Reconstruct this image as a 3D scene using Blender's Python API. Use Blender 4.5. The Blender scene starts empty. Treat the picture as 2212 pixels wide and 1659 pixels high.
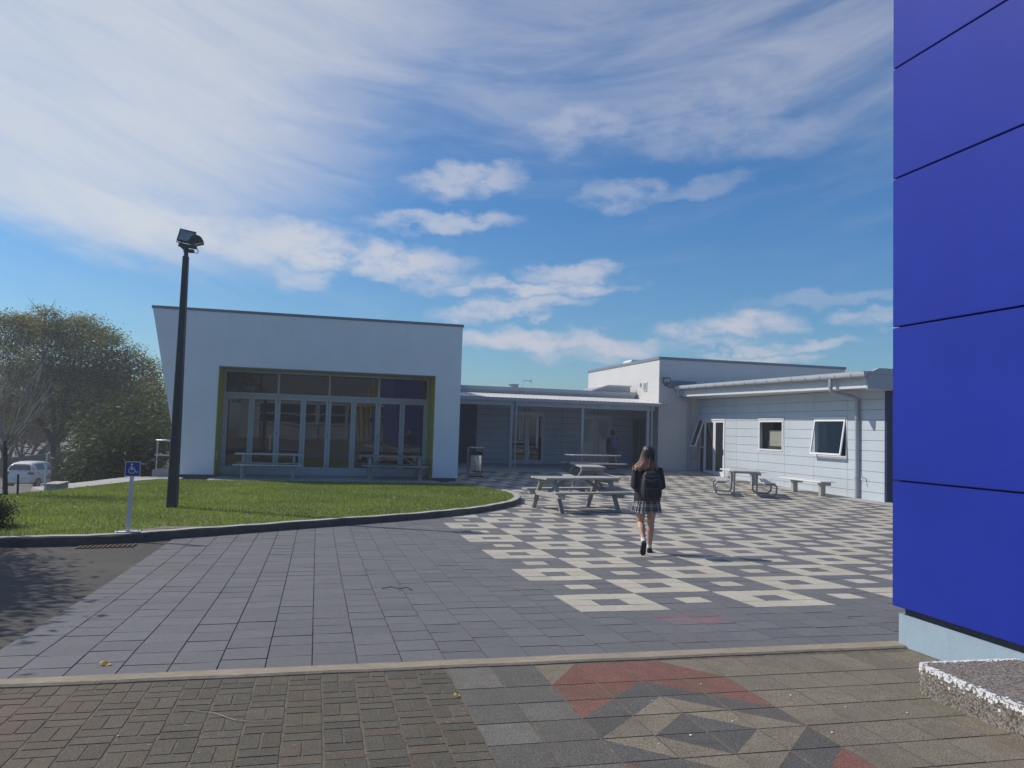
import bpy, bmesh, math, random
import numpy as np
from mathutils import Vector, Matrix
from mathutils.geometry import delaunay_2d_cdt

C = bpy.context.scene.collection
rad = math.radians

# ------------------------------------------------------------------ camera
PITCH, ROLL, YAW, CAMZ = 0.05851, 0.03054, 0.24355, 1.84
fw = Vector((math.sin(YAW) * math.cos(PITCH), math.cos(YAW) * math.cos(PITCH), math.sin(PITCH)))
rt = Vector((math.cos(YAW), -math.sin(YAW), 0))
up = rt.cross(fw)
rt2 = rt * math.cos(ROLL) + up * math.sin(ROLL)
up2 = up * math.cos(ROLL) - rt * math.sin(ROLL)
cam_data = bpy.data.cameras.new('camera')
cam_data.sensor_width = 36
cam_data.lens = 36 * 1670.34 / 2212
cam_data.clip_start = 0.05
cam_data.clip_end = 3000
cam = bpy.data.objects.new('camera', cam_data)
C.objects.link(cam)
cam.matrix_world = Matrix(((rt2.x, up2.x, -fw.x, 0), (rt2.y, up2.y, -fw.y, 0), (rt2.z, up2.z, -fw.z, CAMZ), (0, 0, 0, 1)))
bpy.context.scene.camera = cam

# ------------------------------------------------------------------ light and sky
SUN_EL, SUN_AZ = rad(42.2), rad(-62.5)          # azimuth from +Y, clockwise positive
scn = bpy.context.scene
scn.view_settings.view_transform = 'Standard'
scn.view_settings.look = 'None'
scn.view_settings.gamma = 1
scn.view_settings.exposure = 0.0
scn.cycles.max_bounces = 6
scn.cycles.transparent_max_bounces = 12
scn.cycles.sample_clamp_indirect = 6

sun_data = bpy.data.lights.new('sun', 'SUN')
sun_data.energy = 4.0
sun_data.angle = rad(0.5)
sun_data.color = (1.0, 0.935, 0.84)
sun = bpy.data.objects.new('sun', sun_data)
C.objects.link(sun)
sdir = Vector((math.sin(SUN_AZ) * math.cos(SUN_EL), math.cos(SUN_AZ) * math.cos(SUN_EL), math.sin(SUN_EL)))
sun.rotation_euler = sdir.to_track_quat('Z', 'Y').to_euler()
sun.location = sdir * 60

world = bpy.data.worlds.new('World')
scn.world = world
world.use_nodes = True


class NT:
    """small helper to write node trees as expressions"""
    def __init__(self, tree):
        self.t = tree
        self.n = tree.nodes

    def new(self, kind, **kw):
        nd = self.n.new(kind)
        for k, v in kw.items():
            setattr(nd, k, v)
        return nd

    def link(self, a, b):
        self.t.links.new(a, b)

    def put(self, sock, v):
        if v is None:
            return
        if hasattr(v, 'is_output'):
            self.link(v, sock)
        else:
            sock.default_value = v

    def m(self, op, a=None, b=None, c=None, clamp=False):
        nd = self.new('ShaderNodeMath', operation=op)
        nd.use_clamp = clamp
        for i, v in enumerate((a, b, c)):
            self.put(nd.inputs[i], v)
        return nd.outputs[0]

    def mix(self, f, a, b, blend='MIX'):
        nd = self.new('ShaderNodeMix', data_type='RGBA', blend_type=blend)
        self.put(nd.inputs['Factor'], f)
        for s, v in ((nd.inputs[6], a), (nd.inputs[7], b)):
            if isinstance(v, tuple) and len(v) == 3:
                v = (*v, 1)
            self.put(s, v)
        return nd.outputs[2]

    def noise(self, vec, scale, detail=4, rough=.55, dist=0.0, dim='3D'):
        nd = self.new('ShaderNodeTexNoise', noise_dimensions=dim)
        if vec is not None:
            self.link(vec, nd.inputs['Vector'])
        nd.inputs['Scale'].default_value = scale
        nd.inputs['Detail'].default_value = detail
        nd.inputs['Roughness'].default_value = rough
        nd.inputs['Distortion'].default_value = dist
        return nd.outputs[0]

    def ramp(self, v, a, b, c=0.0, d=1.0):
        nd = self.new('ShaderNodeMapRange', interpolation_type='SMOOTHSTEP')
        self.put(nd.inputs[0], v)
        nd.inputs[1].default_value = a
        nd.inputs[2].default_value = b
        nd.inputs[3].default_value = c
        nd.inputs[4].default_value = d
        return nd.outputs[0]

    def xyz(self, x, y, z):
        nd = self.new('ShaderNodeCombineXYZ')
        for i, v in enumerate((x, y, z)):
            self.put(nd.inputs[i], v)
        return nd.outputs[0]

    def sep(self, v):
        nd = self.new('ShaderNodeSeparateXYZ')
        self.link(v, nd.inputs[0])
        return nd.outputs


def build_sky():
    w = NT(world.node_tree)
    bg = w.n['Background']
    sky = w.new('ShaderNodeTexSky', sky_type='NISHITA')
    sky.sun_disc = False
    sky.sun_elevation = SUN_EL
    sky.sun_rotation = SUN_AZ
    sky.altitude = 20
    sky.air_density = 1.0
    sky.dust_density = 0.6
    sky.ozone_density = 2.2
    tc = w.new('ShaderNodeTexCoord')
    x, y, z = w.sep(tc.outputs['Generated'])
    az = w.m('MULTIPLY', w.m('ARCTAN2', x, y), 180 / math.pi)
    el = w.m('MULTIPLY', w.m('ARCSINE', z), 180 / math.pi)
    # streaks lie on a high flat layer: direction divided by height
    inv = w.m('DIVIDE', 1.0, w.m('MAXIMUM', w.m('ADD', z, .06), .02))
    lay = w.xyz(w.m('MULTIPLY', x, inv), w.m('MULTIPLY', y, inv), 0.0)
    # ragged edges for the cloud banks
    v2 = w.xyz(w.m('MULTIPLY', az, .10), w.m('MULTIPLY', el, .24), 0.0)
    n1 = w.noise(v2, 1.3, 6, .62)
    n2 = w.noise(w.xyz(w.m('MULTIPLY', az, .13), w.m('MULTIPLY', el, .2), 7.3), 1.5, 5, .6)
    azw = w.m('ADD', az, w.m('MULTIPLY', w.m('SUBTRACT', n1, .5), 8.5))
    elw = w.m('ADD', el, w.m('MULTIPLY', w.m('SUBTRACT', n2, .5), 4.2))
    total = None
    # azimuth, elevation, half width, half height, tilt, strength (all in degrees of the sky)
    banks = [(10.3, 17.9, 4.2, 1.25, .05, .72), (8.2, 14.9, 5.6, .85, .05, .72), (2.0, 12.2, 9.5, 1.5, -.10, .92),
             (-1.6, 10.4, 2.4, .8, 0, .6), (5.5, 11.1, 4.0, 1.0, -.12, .75), (-8.5, 12.6, 7, 1.4, -.22, .75), (15.8, 10.5, 6.8, .75, .04, .95), (17.6, 11.8, 3.4, .75, .05, .85),
             (13.4, 8.9, 5.6, .8, .10, .85), (17.0, 6.5, 9.5, 1.0, -.02, 1.0), (18.5, 5.4, 3.2, .6, 0, .55),
             (29.5, 7.9, 4.8, 1.15, .05, .95), (32.5, 6.4, 5.5, .5, -.03, .8), (31.8, 5.5, 4.0, .45, -.03, .8),
             (21.7, 17.1, 3.1, 1.1, 0, .42), (27.4, 17.4, 4.2, .8, .05, .3), (19.2, 21.7, 4.5, 1.5, .08, .42), (28.5, 20.8, 8, 1.6, -.04, .3), (27.4, 22.9, 5, 1.2, 0, .28),
             (38.8, 8.2, 2.0, .7, 0, .6), (36, 9.6, 6, .5, .05, .3), (-3.5, 5.8, 2.0, .6, 0, .25)]
    for (a, e, ww, hh, tl, st) in banks:
        da = w.m('SUBTRACT', azw, a)
        de = w.m('SUBTRACT', w.m('SUBTRACT', elw, e), w.m('MULTIPLY', da, tl))
        q = w.m('ADD', w.m('POWER', w.m('DIVIDE', da, ww), 2.0), w.m('POWER', w.m('DIVIDE', de, hh), 2.0))
        d = w.ramp(q, 1.55, .05, 0.0, st)
        total = d if total is None else w.m('MAXIMUM', total, d)
    # streaks of a high layer, bowed across the sky
    dz_ = w.m('SUBTRACT', az, 14.0)
    vv = w.m('SUBTRACT', el, w.m('MULTIPLY', w.m('MULTIPLY', dz_, dz_), .0055))
    big = w.noise(w.xyz(w.m('MULTIPLY', az, .055), w.m('MULTIPLY', vv, .16), 5.0), 1.2, 3, .5)
    strk = w.noise(w.xyz(w.m('MULTIPLY', az, .045), w.m('MULTIPLY', vv, .22), 3.1), 1.7, 9, .60, .55)
    azs = w.m('SUBTRACT', az, w.m('MULTIPLY', w.m('SUBTRACT', el, 14.0), .9))
    edge = w.m('ADD', w.m('ADD', el, w.m('MULTIPLY', w.m('SUBTRACT', n1, .5), 4.0)), w.m('MULTIPLY', az, .16))
    left = w.m('MULTIPLY', w.m('MULTIPLY', w.ramp(azs, 10.0, -15.0), .86), w.ramp(edge, 6.6, 10.6))
    top = w.m('MULTIPLY', w.ramp(w.m('ADD', el, w.m('MULTIPLY', w.m('SUBTRACT', big, .5), 9.0)), 14.5, 26.0), .44)
    dens = w.m('ADD', w.m('MAXIMUM', left, top), w.m('MULTIPLY', w.m('SUBTRACT', strk, .50), .95))
    sheet = w.m('MULTIPLY', w.ramp(dens, -.02, 1.12), w.ramp(w.m('ABSOLUTE', az), 95.0, 60.0, 0.0, .90))
    fine = w.noise(w.xyz(w.m('MULTIPLY', az, .2), w.m('MULTIPLY', el, .42), 1.0), 1.6, 8, .62)
    tot = w.m('MULTIPLY', total, w.ramp(fine, .28, .58, .12, 1.0))
    # the two kinds of cloud lie one behind the other
    cov = w.m('SUBTRACT', 1.0, w.m('MULTIPLY', w.m('SUBTRACT', 1.0, tot), w.m('SUBTRACT', 1.0, sheet)), clamp=True)
    warm = w.ramp(az, 20, -18)
    ccol = w.mix(warm, (6.3, 6.5, 7.5), (7.6, 7.85, 8.2))
    tint = w.mix(w.ramp(el, 1.0, 19.0), (.62, .94, 1.14), (.46, .90, 1.28))
    base = w.mix(1.0, sky.outputs[0], tint, 'MULTIPLY')
    col = w.mix(w.m('MULTIPLY', cov, .93), base, ccol)
    w.link(col, bg.inputs['Color'])
    bg.inputs['Strength'].default_value = 0.09


build_sky()

# ------------------------------------------------------------------ materials
MATS = {}


def mat(name, col, rough=.7, metal=0.0, spec=.5, var=.12, vscale=3.0, bump=0.0, bscale=60.0, attr=None, fn=None, fine=.0):
    if name in MATS:
        return MATS[name]
    m = bpy.data.materials.new(name)
    m.use_nodes = True
    t = NT(m.node_tree)
    b = t.n['Principled BSDF']
    tc = t.new('ShaderNodeTexCoord')
    obj = tc.outputs['Object']
    if attr:
        a = t.new('ShaderNodeAttribute', attribute_name=attr)
        c0 = a.outputs['Color']
    else:
        rgb = t.new('ShaderNodeRGB')
        rgb.outputs[0].default_value = (*col, 1)
        c0 = rgb.outputs[0]
    if var:
        n = t.noise(obj, vscale, 5, .6)
        k = t.ramp(n, .25, .75, 1 - var, 1 + var)
        c0 = t.mix(1.0, c0, t.xyz(k, k, k), 'MULTIPLY')
    if fine:
        n = t.noise(obj, bscale * 1.7, 2, .6)
        k = t.ramp(n, .3, .7, 1 - fine, 1 + fine)
        c0 = t.mix(1.0, c0, t.xyz(k, k, k), 'MULTIPLY')
    if fn:
        c0 = fn(t, c0, tc) or c0
    t.put(b.inputs['Base Color'], c0)
    b.inputs['Roughness'].default_value = rough
    b.inputs['Metallic'].default_value = metal
    b.inputs['Specular IOR Level'].default_value = spec
    if bump:
        bn = t.new('ShaderNodeBump')
        bn.inputs['Strength'].default_value = bump
        bn.inputs['Distance'].default_value = .01
        t.link(t.noise(obj, bscale, 3, .6), bn.inputs['Height'])
        t.link(bn.outputs[0], b.inputs['Normal'])
    MATS[name] = m
    return m


def grime(lo, hi, amount, scale=1.4):
    """streaks that run down a wall and dirt with shapes of its own"""
    def f(t, c, tc):
        x, y, z = t.sep(tc.outputs['Object'])
        v = t.xyz(t.m('MULTIPLY', x, 2.2), t.m('MULTIPLY', y, 2.2), t.m('MULTIPLY', z, .25))
        n = t.noise(v, scale, 6, .65)
        return t.mix(t.ramp(n, lo, hi, 0, amount), c, (.10, .10, .09))
    return f


M = {}
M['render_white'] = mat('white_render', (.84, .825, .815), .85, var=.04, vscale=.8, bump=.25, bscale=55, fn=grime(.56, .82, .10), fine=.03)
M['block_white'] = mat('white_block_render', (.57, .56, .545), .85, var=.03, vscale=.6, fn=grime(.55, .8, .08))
M['dark_cap'] = mat('dark_metal_cap', (.19, .20, .23), .5, var=.08)
M['plinth_dark'] = mat('dark_plinth', (.09, .09, .10), .9)
M['yellow'] = mat('yellow_paint', (.50, .43, .06), .6, var=.08)
M['frame'] = mat('pale_aluminium', (.50, .51, .52), .45, metal=.0, var=.06)
M['frame_white'] = mat('white_aluminium', (.74, .75, .76), .4, var=.04)
M['soffit'] = mat('grey_soffit', (.42, .43, .45), .8, var=.06)
M['siding_grey'] = mat('grey_siding', (.36, .41, .47), .65, var=.07, vscale=1.2)
M['panel_pale'] = mat('pale_panel', (.50, .555, .60), .5, var=.04, vscale=.7, fn=grime(.55, .8, .10))
M['joint'] = mat('joint_dark', (.12, .14, .17), .9, var=0)
M['navy'] = mat('navy_panel', (.012, .020, .075), .5, var=.15)
M['steel_grey'] = mat('grey_roof_metal', (.40, .41, .44), .45, var=.08, vscale=2)
M['roof_pale'] = mat('pale_corrugated', (.60, .59, .55), .45, var=.10, vscale=1.1, fn=grime(.45, .75, .3))
M['gutter'] = mat('gutter_grey', (.42, .44, .46), .45, var=.08, vscale=2)
M['fascia_white'] = mat('fascia_white', (.62, .63, .64), .6, var=.05)
M['pipe'] = mat('downpipe_grey', (.36, .38, .41), .5, var=.08)
M['post'] = mat('post_paint', (.36, .38, .41), .5, var=.06)
M['cobalt'] = mat('cobalt_panel', (.014, .030, .30), .42, spec=.22, var=.07, vscale=1.1, fine=.05, bscale=90)
M['sky_plinth'] = mat('pale_blue_plinth', (.30, .395, .475), .8, var=.06, vscale=2.5, bump=.2, bscale=40, fn=grime(.5, .8, .16, 3), fine=.04)
M['black'] = mat('black_rubber', (.012, .012, .013), .8, var=.1)
M['pole'] = mat('pole_charcoal', (.022, .028, .038), .45, var=.12)
M['lamp_metal'] = mat('lamp_dark', (.030, .034, .042), .5)
M['lamp_rim'] = mat('lamp_rim', (.30, .31, .32), .4)
M['white_paint'] = mat('white_paint', (.78, .78, .77), .55, var=.06)
M['sign_blue'] = mat('sign_blue', (.012, .065, .30), .4, var=.05)
M['sign_white'] = mat('sign_white', (.72, .74, .76), .4, var=.04)
M['steel'] = mat('galvanised', (.58, .59, .60), .32, metal=.85, var=.1, vscale=8)
M['tube'] = mat('grey_tube', (.26, .27, .28), .42, metal=.3, var=.1, vscale=6)
M['stainless'] = mat('stainless', (.60, .58, .53), .22, metal=1, var=.15, vscale=9)
M['alloy'] = mat('alloy_plank', (.60, .61, .61), .42, metal=.35, var=.08, vscale=6)
M['alloy_light'] = mat('alloy_seat', (.68, .69, .69), .38, metal=.2, var=.05)
M['cpost'] = mat('concrete_post', (.36, .35, .33), .8, var=.12, vscale=6)


def wood_fn(t, c, tc):
    x, y, z = t.sep(tc.outputs['Object'])
    n = t.noise(t.xyz(t.m('MULTIPLY', x, 1.5), t.m('MULTIPLY', y, 22.0), t.m('MULTIPLY', z, 22.0)), 2.0, 5, .65)
    return t.mix(t.ramp(n, .35, .72, 0, .55), c, (.20, .185, .165))


M['wood'] = mat('weathered_wood', (.43, .42, .39), .85, var=.14, vscale=5, fn=wood_fn)
M['wood_dark'] = mat('weathered_wood_legs', (.34, .33, .30), .88, var=.16, vscale=5, fn=wood_fn)
M['wood_brown'] = mat('brown_grey_wood', (.36, .32, .28), .88, var=.16, vscale=5, fn=wood_fn)
M['concrete'] = mat('concrete', (.40, .39, .365), .88, var=.12, vscale=2.2, bump=.2, bscale=70, fn=grime(.48, .78, .25, 2.0))
M['kerb_shade_face'] = mat('shaded_dirty_kerb', (.095, .090, .080), .95, var=.3, vscale=5, bump=.3, bscale=60)  # colour darkened for the face's shade as well as its dirt
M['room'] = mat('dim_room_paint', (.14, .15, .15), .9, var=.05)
M['apron'] = mat('concrete_apron', (.36, .35, .335), .9, var=.12, vscale=1.6, fine=.08, bscale=70)
M['soil'] = mat('dry_soil', (.19, .165, .125), .95, var=.25, vscale=6, fine=.2)


def aggregate_fn(t, c, tc):
    v = t.new('ShaderNodeTexVoronoi')
    v.inputs['Scale'].default_value = 95
    t.link(tc.outputs['Object'], v.inputs['Vector'])
    h, s, l = None, None, None
    g = t.new('ShaderNodeRGBToBW')
    t.link(v.outputs['Color'], g.inputs[0])
    return t.mix(t.ramp(g.outputs[0], .1, .9), (.085, .072, .060), (.30, .265, .225))


M['aggregate'] = mat('exposed_aggregate', (.2, .18, .16), .9, var=0, bump=1.0, bscale=85, fn=aggregate_fn)


def kerbtan_fn(t, c, tc):
    x, y, z = t.sep(tc.outputs['Object'])
    n = t.noise(t.xyz(t.m('MULTIPLY', x, 6.0), t.m('MULTIPLY', y, 30.0), z), 2.6, 5, .7)
    c = t.mix(t.ramp(n, .35, .7, 0, .6), c, (.17, .135, .095))
    n2 = t.noise(tc.outputs['Object'], 1.5, 3, .6)
    return t.mix(t.ramp(n2, .5, .8, 0, .5), c, (.15, .15, .12))


M['kerbtan'] = mat('tan_concrete', (.34, .29, .215), .9, var=.12, vscale=3, bump=.5, bscale=80, fn=kerbtan_fn)


def asphalt_fn(t, c, tc):
    n = t.noise(tc.outputs['Object'], .55, 5, .6)
    c = t.mix(t.ramp(n, .42, .68), c, (.088, .077, .064))
    n3 = t.noise(tc.outputs['Object'], 130, 2, .5)
    return t.mix(t.ramp(n3, .58, .75, 0, .5), c, (.17, .16, .145))


M['asphalt'] = mat('old_asphalt', (.060, .055, .050), .92, var=.18, vscale=9, bump=.5, bscale=110, fn=asphalt_fn)
M['asphalt_pale'] = mat('pale_asphalt', (.135, .125, .115), .92, var=.12, vscale=.7)


def tile_fn(t, c, tc):
    """red spray stain on the plaza, general scuffs"""
    o = tc.outputs['Object']
    x, y, z = t.sep(o)
    n = t.noise(o, 1.1, 5, .6)
    c = t.mix(t.ramp(n, .5, .8, 0, .22), c, (.19, .185, .175))
    n2 = t.noise(o, 26, 3, .6)
    k = t.ramp(n2, .3, .7, .93, 1.07)
    c = t.mix(1.0, c, t.xyz(k, k, k), 'MULTIPLY')
    dx = t.m('DIVIDE', t.m('SUBTRACT', x, 3.35), .42)
    dy = t.m('DIVIDE', t.m('SUBTRACT', y, 6.42), .26)
    q = t.m('ADD', t.m('MULTIPLY', dx, dx), t.m('MULTIPLY', dy, dy))
    s = t.m('MULTIPLY', t.ramp(q, 1.2, 0, 0, .5), t.ramp(t.noise(o, 5, 4, .6), .3, .7))
    return t.mix(s, c, (.34, .11, .11))


M['tile'] = mat('plaza_tile', (.2, .2, .2), .72, var=.05, vscale=14, attr='tint', fn=tile_fn, bump=.12, bscale=120)


def paver_fn(t, c, tc):
    o = tc.outputs['Object']
    x, y, z = t.sep(o)
    n = t.noise(o, 85, 2, .6)
    k = t.ramp(n, .25, .75, .68, 1.32)
    c = t.mix(1.0, c, t.xyz(k, k, k), 'MULTIPLY')
    n2 = t.noise(o, 2.4, 5, .65)
    c = t.mix(t.ramp(n2, .48, .75, 0, .5), c, (.105, .088, .062))
    # a few pale worn chips
    n3 = t.noise(o, 33, 1, .4)
    c = t.mix(t.ramp(n3, .76, .80, 0, .5), c, (.36, .34, .31))
    # rusty dirt along the kerb at the far left
    n4 = t.noise(o, 1.3, 4, .6)
    d = t.m('MULTIPLY', t.ramp(x, -.2, -2.1), t.ramp(n4, .35, .65, .15, .8))
    return t.mix(d, c, (.165, .118, .082))


M['paver'] = mat('worn_paver', (.2, .2, .2), .9, var=.10, vscale=9, attr='tint', fn=paver_fn, bump=.8, bscale=95)
M['paver_joint'] = mat('mossy_joint', (.115, .098, .070), .95, var=.35, vscale=12, fine=.25)
M['tile_joint'] = mat('sandy_joint', (.125, .12, .112), .95, var=.45, vscale=3.0)


def lawn_fn(t, c, tc):
    o = tc.outputs['Object']
    n = t.noise(o, 1.2, 5, .65)
    c = t.mix(t.ramp(n, .3, .7), (.075, .115, .025), (.13, .16, .04))
    n2 = t.noise(o, 40, 3, .7)
    k = t.ramp(n2, .3, .7, .7, 1.3)
    return t.mix(1.0, c, t.xyz(k, k, k), 'MULTIPLY')


M['lawn'] = mat('lawn_soil', (.05, .08, .02), .95, var=0, fn=lawn_fn)


def glass_dark(name, col=(.012, .014, .018), rough=.02):
    return mat(name, col, rough, spec=1.0, var=0)


M['glass'] = glass_dark('dark_glass')
M['glass_car'] = glass_dark('car_glass', (.02, .025, .03), .05)
M['glass_reflection_tint'] = mat('painted_reflection_glass', (.26, .30, .33), .08, var=.1)  # whitish reflection of the siding put into the pane colour


def clear_glass():
    m = bpy.data.materials.new('window_glass')
    m.use_nodes = True
    t = NT(m.node_tree)
    out = t.n['Material Output']
    t.n.remove(t.n['Principled BSDF'])
    tr = t.new('ShaderNodeBsdfTransparent')
    tr.inputs[0].default_value = (.72, .75, .75, 1)
    gl = t.new('ShaderNodeBsdfGlossy')
    gl.inputs['Roughness'].default_value = .015
    lwt = t.new('ShaderNodeLayerWeight')
    fr = t.m('ADD', t.m('MULTIPLY', t.m('POWER', lwt.outputs['Facing'], 5.0), .94), .05)
    mx = t.new('ShaderNodeMixShader')
    t.link(fr, mx.inputs[0])
    t.link(tr.outputs[0], mx.inputs[1])
    t.link(gl.outputs[0], mx.inputs[2])
    t.link(mx.outputs[0], out.inputs[0])
    return m


M['clear'] = clear_glass()


def leaf_mat(name, trans=.45, rough=.55):
    m = bpy.data.materials.new(name)
    m.use_nodes = True
    t = NT(m.node_tree)
    out = t.n['Material Output']
    b = t.n['Principled BSDF']
    a = t.new('ShaderNodeAttribute', attribute_name='tint')
    b.inputs['Roughness'].default_value = rough
    b.inputs['Specular IOR Level'].default_value = .3
    t.link(a.outputs['Color'], b.inputs['Base Color'])
    tl = t.new('ShaderNodeBsdfTranslucent')
    t.link(t.mix(1.0, a.outputs['Color'], (1.25, 1.3, .5), 'MULTIPLY'), tl.inputs[0])
    mx = t.new('ShaderNodeMixShader')
    mx.inputs[0].default_value = trans
    t.link(b.outputs[0], mx.inputs[1])
    t.link(tl.outputs[0], mx.inputs[2])
    t.link(mx.outputs[0], out.inputs[0])
    return m


M['leaf'] = leaf_mat('foliage')
M['blade'] = leaf_mat('grass_blade', .40, .5)
M['bark'] = mat('dark_bark', (.045, .038, .032), .95, var=.25, vscale=6)
M['twig'] = mat('pale_twig', (.30, .27, .24), .85, var=.2, vscale=8)
M['car_white'] = mat('car_white_paint', (.66, .68, .69), .28, spec=.6, var=.03)
M['car_silver'] = mat('car_silver_paint', (.50, .51, .52), .3, spec=.6, var=.03)
M['tail_red'] = mat('tail_light_red', (.22, .015, .018), .25, var=0)
M['hub'] = mat('hub_grey', (.30, .31, .32), .4, metal=.5, var=.1)
M['skin'] = mat('skin', (.50, .30, .225), .55, var=.05, vscale=9)
M['skin_dark'] = mat('skin_brown', (.20, .11, .075), .55, var=.05, vscale=9)
M['jacket'] = mat('navy_jacket', (.020, .021, .034), .85, var=.18, vscale=14, bump=.4, bscale=35)
M['pack_black'] = mat('black_backpack', (.014, .015, .018), .6, var=.2, vscale=14, bump=.3, bscale=30)
M['pack_grey'] = mat('grey_backpack_trim', (.07, .075, .085), .5, var=.1)
M['pack_blue'] = mat('blue_backpack', (.065, .068, .19), .7, var=.2, vscale=10, bump=.3, bscale=30)
M['pack_pale'] = mat('pale_strap', (.30, .31, .42), .7)
M['shoe'] = mat('black_shoe', (.012, .012, .012), .5, var=.1)
M['sock'] = mat('white_sock', (.72, .72, .70), .9, var=.05)
M['hair_dark'] = mat('black_hair', (.012, .010, .010), .5, var=.2, vscale=30)
M['lips'] = mat('lips', (.33, .12, .10), .5, var=0)
M['eye'] = mat('eye_white', (.7, .7, .68), .3, var=0)


def hair_fn(t, c, tc):
    x, y, z = t.sep(tc.outputs['Object'])
    n = t.noise(t.xyz(t.m('MULTIPLY', x, 60.0), t.m('MULTIPLY', y, 60.0), t.m('MULTIPLY', z, 5.0)), 1.3, 4, .6)
    tip = t.ramp(t.m('ADD', z, t.m('MULTIPLY', t.m('SUBTRACT', n, .5), .22)), 1.47, 1.27)
    c = t.mix(tip, (.040, .023, .016), (.42, .22, .12))
    return t.mix(t.ramp(n, .45, .7, 0, .45), c, (.022, .013, .010))


M['hair'] = mat('brown_hair_pale_tips', (.05, .03, .02), .45, var=.1, vscale=30, fn=hair_fn)


def plaid_fn(t, c, tc):
    x, y, z = t.sep(tc.outputs['Object'])
    a = t.m('ARCTAN2', x, y)

    def bands(v, f, ph, lo, hi):
        s = t.m('SINE', t.m('ADD', t.m('MULTIPLY', v, f), ph))
        return t.ramp(s, lo, hi)
    b1 = bands(a, 9.0, .3, .1, .35)
    b2 = bands(z, 62.0, 1.0, .15, .4)
    b3 = bands(a, 27.0, 1.2, .75, .9)
    b4 = bands(z, 180.0, .2, .75, .9)
    k = t.m('ADD', t.m('MULTIPLY', b1, .42), t.m('MULTIPLY', b2, .42))
    c = t.mix(k, (.020, .022, .045), (.36, .35, .34))
    return t.mix(t.m('MULTIPLY', t.m('MAXIMUM', b3, b4), .45), c, (.42, .41, .40))


M['plaid'] = mat('plaid_wool', (.1, .1, .1), .9, var=.06, vscale=20, fn=plaid_fn)


def plaid_dark_fn(t, c, tc):
    c = plaid_fn(t, c, tc)
    return t.mix(.72, c, (.020, .022, .035))


M['plaid_dark'] = mat('dark_plaid_wool', (.1, .1, .1), .9, var=.06, vscale=20, fn=plaid_dark_fn)

# ------------------------------------------------------------------ mesh helpers


def world_loc(o):
    v = Vector((0, 0, 0))
    while o is not None:
        v = v + o.location
        o = o.parent
    return v


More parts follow.
